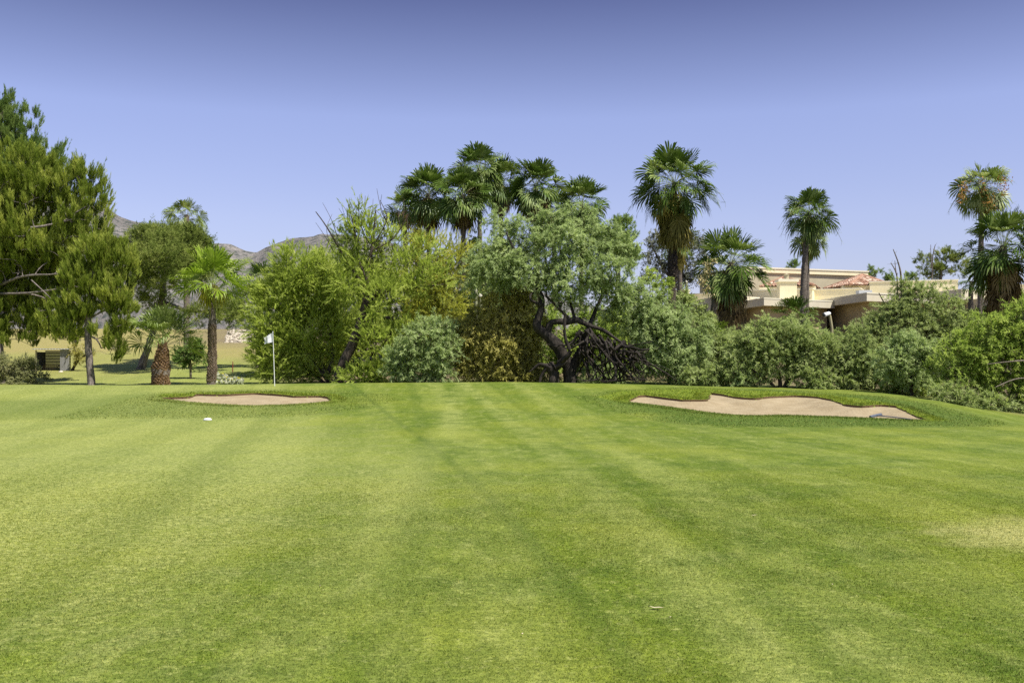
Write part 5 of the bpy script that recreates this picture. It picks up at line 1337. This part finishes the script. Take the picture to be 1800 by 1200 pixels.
# chimney
cc_ = XD(1383, 87)
m = MB(); m.prism(ccw([cc_ + [-.72, -.4], cc_ + [.78, -.4], cc_ + [.78, .6], cc_ + [-.72, .6]]), 6.0, zpx(496, 87)); ch = m.build('chimney', M_CREAM, house)
ch['_base'] = list(house['_base'])
m = MB(); m.prism(ccw([cc_ + [-.86, -.52], cc_ + [.92, -.52], cc_ + [.92, .72], cc_ + [-.86, .72]]), zpx(496, 87) + .002, zpx(491, 87)); m.build('chimney_cap', M_CAP, ch)
m = MB(); m.tube(np.array([[cc_[0], cc_[1] + .1, zpx(491, 87)], [cc_[0], cc_[1] + .1, zpx(485, 87)], [cc_[0], cc_[1] + .1, zpx(482.5, 87)]]), [.20, .20, .28], 12); m.build('chimney_pot', M_CREAM2, ch)
# dark vent box
vb = XD(1521, 86); m = MB(); m.prism(ccw([vb + [-.55, 0], vb + [.6, 0], vb + [.6, .8], vb + [-.55, .8]]), 7.0, zpx(509.8, 86)); m.build('vent', M_GREYP, house)


def tile_mat():
    t = NT('clay_tile'); r = t.rnd(); n = t.noise(t.pos(), 2.2, 3)
    c = t.mix(t.ss(r, .1, .6), (.30, .165, .105), (.48, .315, .220)); c = t.mix(t.math('GREATER_THAN', r, .72), c, (.60, .46, .34))
    return t.bsdf(c, .85, .15)
M_TILE = tile_mat()
def hip(corners, apex_px, d_apex, zb, seed):
    """pyramid roof laid with rows of barrel tiles"""
    rg = np.random.default_rng(seed); apex = W(apex_px[0], apex_px[1], d_apex); c = [np.r_[q_, zb] for q_ in ccw(corners)]
    m = MB(); n = len(c)
    for i in range(n):
        a, b = c[i], c[(i + 1) % n]
        m.add([a, b, apex], [[0, 1, 2]], .3)
        e = b - a; Lw = np.linalg.norm(e); e = e / Lw; up = apex - (a + e * np.dot(apex - a, e)); nm = nrm(np.cross(e, up));
        if nm[2] < 0: nm = -nm
        s = .34; k = int(Lw / s); foot = np.dot(apex - a, e)
        for j in range(k):
            u = (j + .5) * s; f = 1 - (abs(u - foot) / (foot if u < foot else Lw - foot)) if Lw else 0
            if f <= .04: continue
            run = np.linalg.norm(up) * f; rows = max(1, int(run / .42))
            for q in range(rows):
                p0 = a + e * u + nrm(up) * (run * q / rows) + nm * .02; p1 = a + e * u + nrm(up) * (run * (q + 1.08) / rows) + nm * .02
                th = np.linspace(0, np.pi, 6); R0, R1 = .155, .125
                o0 = p0 + np.cos(th)[:, None] * e * R0 + np.sin(th)[:, None] * nm * R0 * .75 + nm * .03; o1 = p1 + np.cos(th)[:, None] * e * R1 + np.sin(th)[:, None] * nm * R1 * .75
                V = np.concatenate([o0, o1]); kk = np.arange(5)
                m.add(V, np.stack([kk, kk + 1, kk + 7, kk + 6], 1), rg.uniform())
    for i in range(n):
        m.tube(np.array([c[i] + [0, 0, .05], (c[i] + apex) / 2 + [0, 0, .07], apex + [0, 0, .06]]), .13, 8, .25)
    return m.build('tiled_roof', M_TILE, house)


hip([XD(1336, 95.2), XD(1430, 92.6), XD(1442, 98.0), XD(1356, 100.0)], (1377, 488.5), 96, zpx(503.5, 94) + .02, 1)
hip([XD(1447, 96.5), XD(1494, 91.0), XD(1574, 93.0), XD(1530, 99.5)], (1515.5, 484), 94.5, zpx(502, 91.5) + .02, 2)
# ------------------------------------------------------------------ camera, sun, sky
cam = bpy.data.cameras.new('camera'); co = bpy.data.objects.new('camera', cam); COL.objects.link(co)
co.location = (0, 0, CAMZ); co.rotation_euler = (R(90), 0, 0)
cam.sensor_width = 36; cam.lens = FPX / 1800 * 36; cam.shift_y = (HY - 600) / 1800
cam.clip_start = .1; cam.clip_end = 20000
SC.camera = co

elev = math.asin(TO_SUN[2]); az = math.atan2(TO_SUN[0], TO_SUN[1])
sun = bpy.data.lights.new('sun', 'SUN'); so = bpy.data.objects.new('sun', sun); COL.objects.link(so)
sun.energy = 4.2; sun.angle = R(.55); sun.color = (1.0, .955, .87)
so.rotation_euler = Vector(-TO_SUN).to_track_quat('-Z', 'Y').to_euler()
so.location = (30, -20, 60)

wd = bpy.data.worlds.new('World'); SC.world = wd; wd.use_nodes = True
wt = wd.node_tree; wt.nodes.clear()
sky = wt.nodes.new('ShaderNodeTexSky'); sky.sky_type = 'NISHITA'; sky.sun_disc = False
sky.sun_elevation = elev; sky.sun_rotation = az
sky.altitude = 900; sky.air_density = 1.0; sky.dust_density = .6; sky.ozone_density = 3.5
tc = wt.nodes.new('ShaderNodeTexCoord'); sx = wt.nodes.new('ShaderNodeSeparateXYZ'); wt.links.new(tc.outputs['Generated'], sx.inputs[0])
rp = wt.nodes.new('ShaderNodeValToRGB'); rp.color_ramp.interpolation = 'LINEAR'      # violet tint by elevation; high sky brightened to add fill light
SKYR = [(0, (.60, .50, .58)), (.09, (.76, .585, .622)), (.141, (.89, .665, .69)), (.239, (1.0, .745, .785)), (.30, (.72, .54, .60)), (.345, (.50, .375, .46)), (.42, (.46, .37, .45)), (.6, (.9, .8, .82)), (1, (.95, .86, .86))]
el_ = rp.color_ramp.elements
while len(el_) < len(SKYR): el_.new(.5)
for e_, (p_, c_) in zip(el_, SKYR): e_.position = p_; e_.color = (*c_, 1)
wt.links.new(sx.outputs[2], rp.inputs[0])
tint = wt.nodes.new('ShaderNodeMix'); tint.data_type = 'RGBA'; tint.blend_type = 'MULTIPLY'; tint.inputs[0].default_value = 1
wt.links.new(rp.outputs[0], tint.inputs[7])
bg = wt.nodes.new('ShaderNodeBackground')
EXPO = .85
bg.inputs[1].default_value = .15 * 2 ** (.5 - EXPO)
wo = wt.nodes.new('ShaderNodeOutputWorld')
wt.links.new(sky.outputs[0], tint.inputs[6]); wt.links.new(tint.outputs[2], bg.inputs[0]); wt.links.new(bg.outputs[0], wo.inputs[0])

SC.view_settings.view_transform = 'Standard'; SC.view_settings.look = 'None'
SC.view_settings.exposure = EXPO; SC.view_settings.gamma = 1.0; SC.view_settings.use_curve_mapping = False
SC.cycles.max_bounces = 8; SC.cycles.diffuse_bounces = 5; SC.cycles.glossy_bounces = 2; SC.cycles.transmission_bounces = 6
SC.cycles.transparent_max_bounces = 4; SC.cycles.caustics_reflective = False; SC.cycles.caustics_refractive = False
SC.cycles.use_denoising = False
for o in SC.objects:
    if '_base' in o: del o['_base']
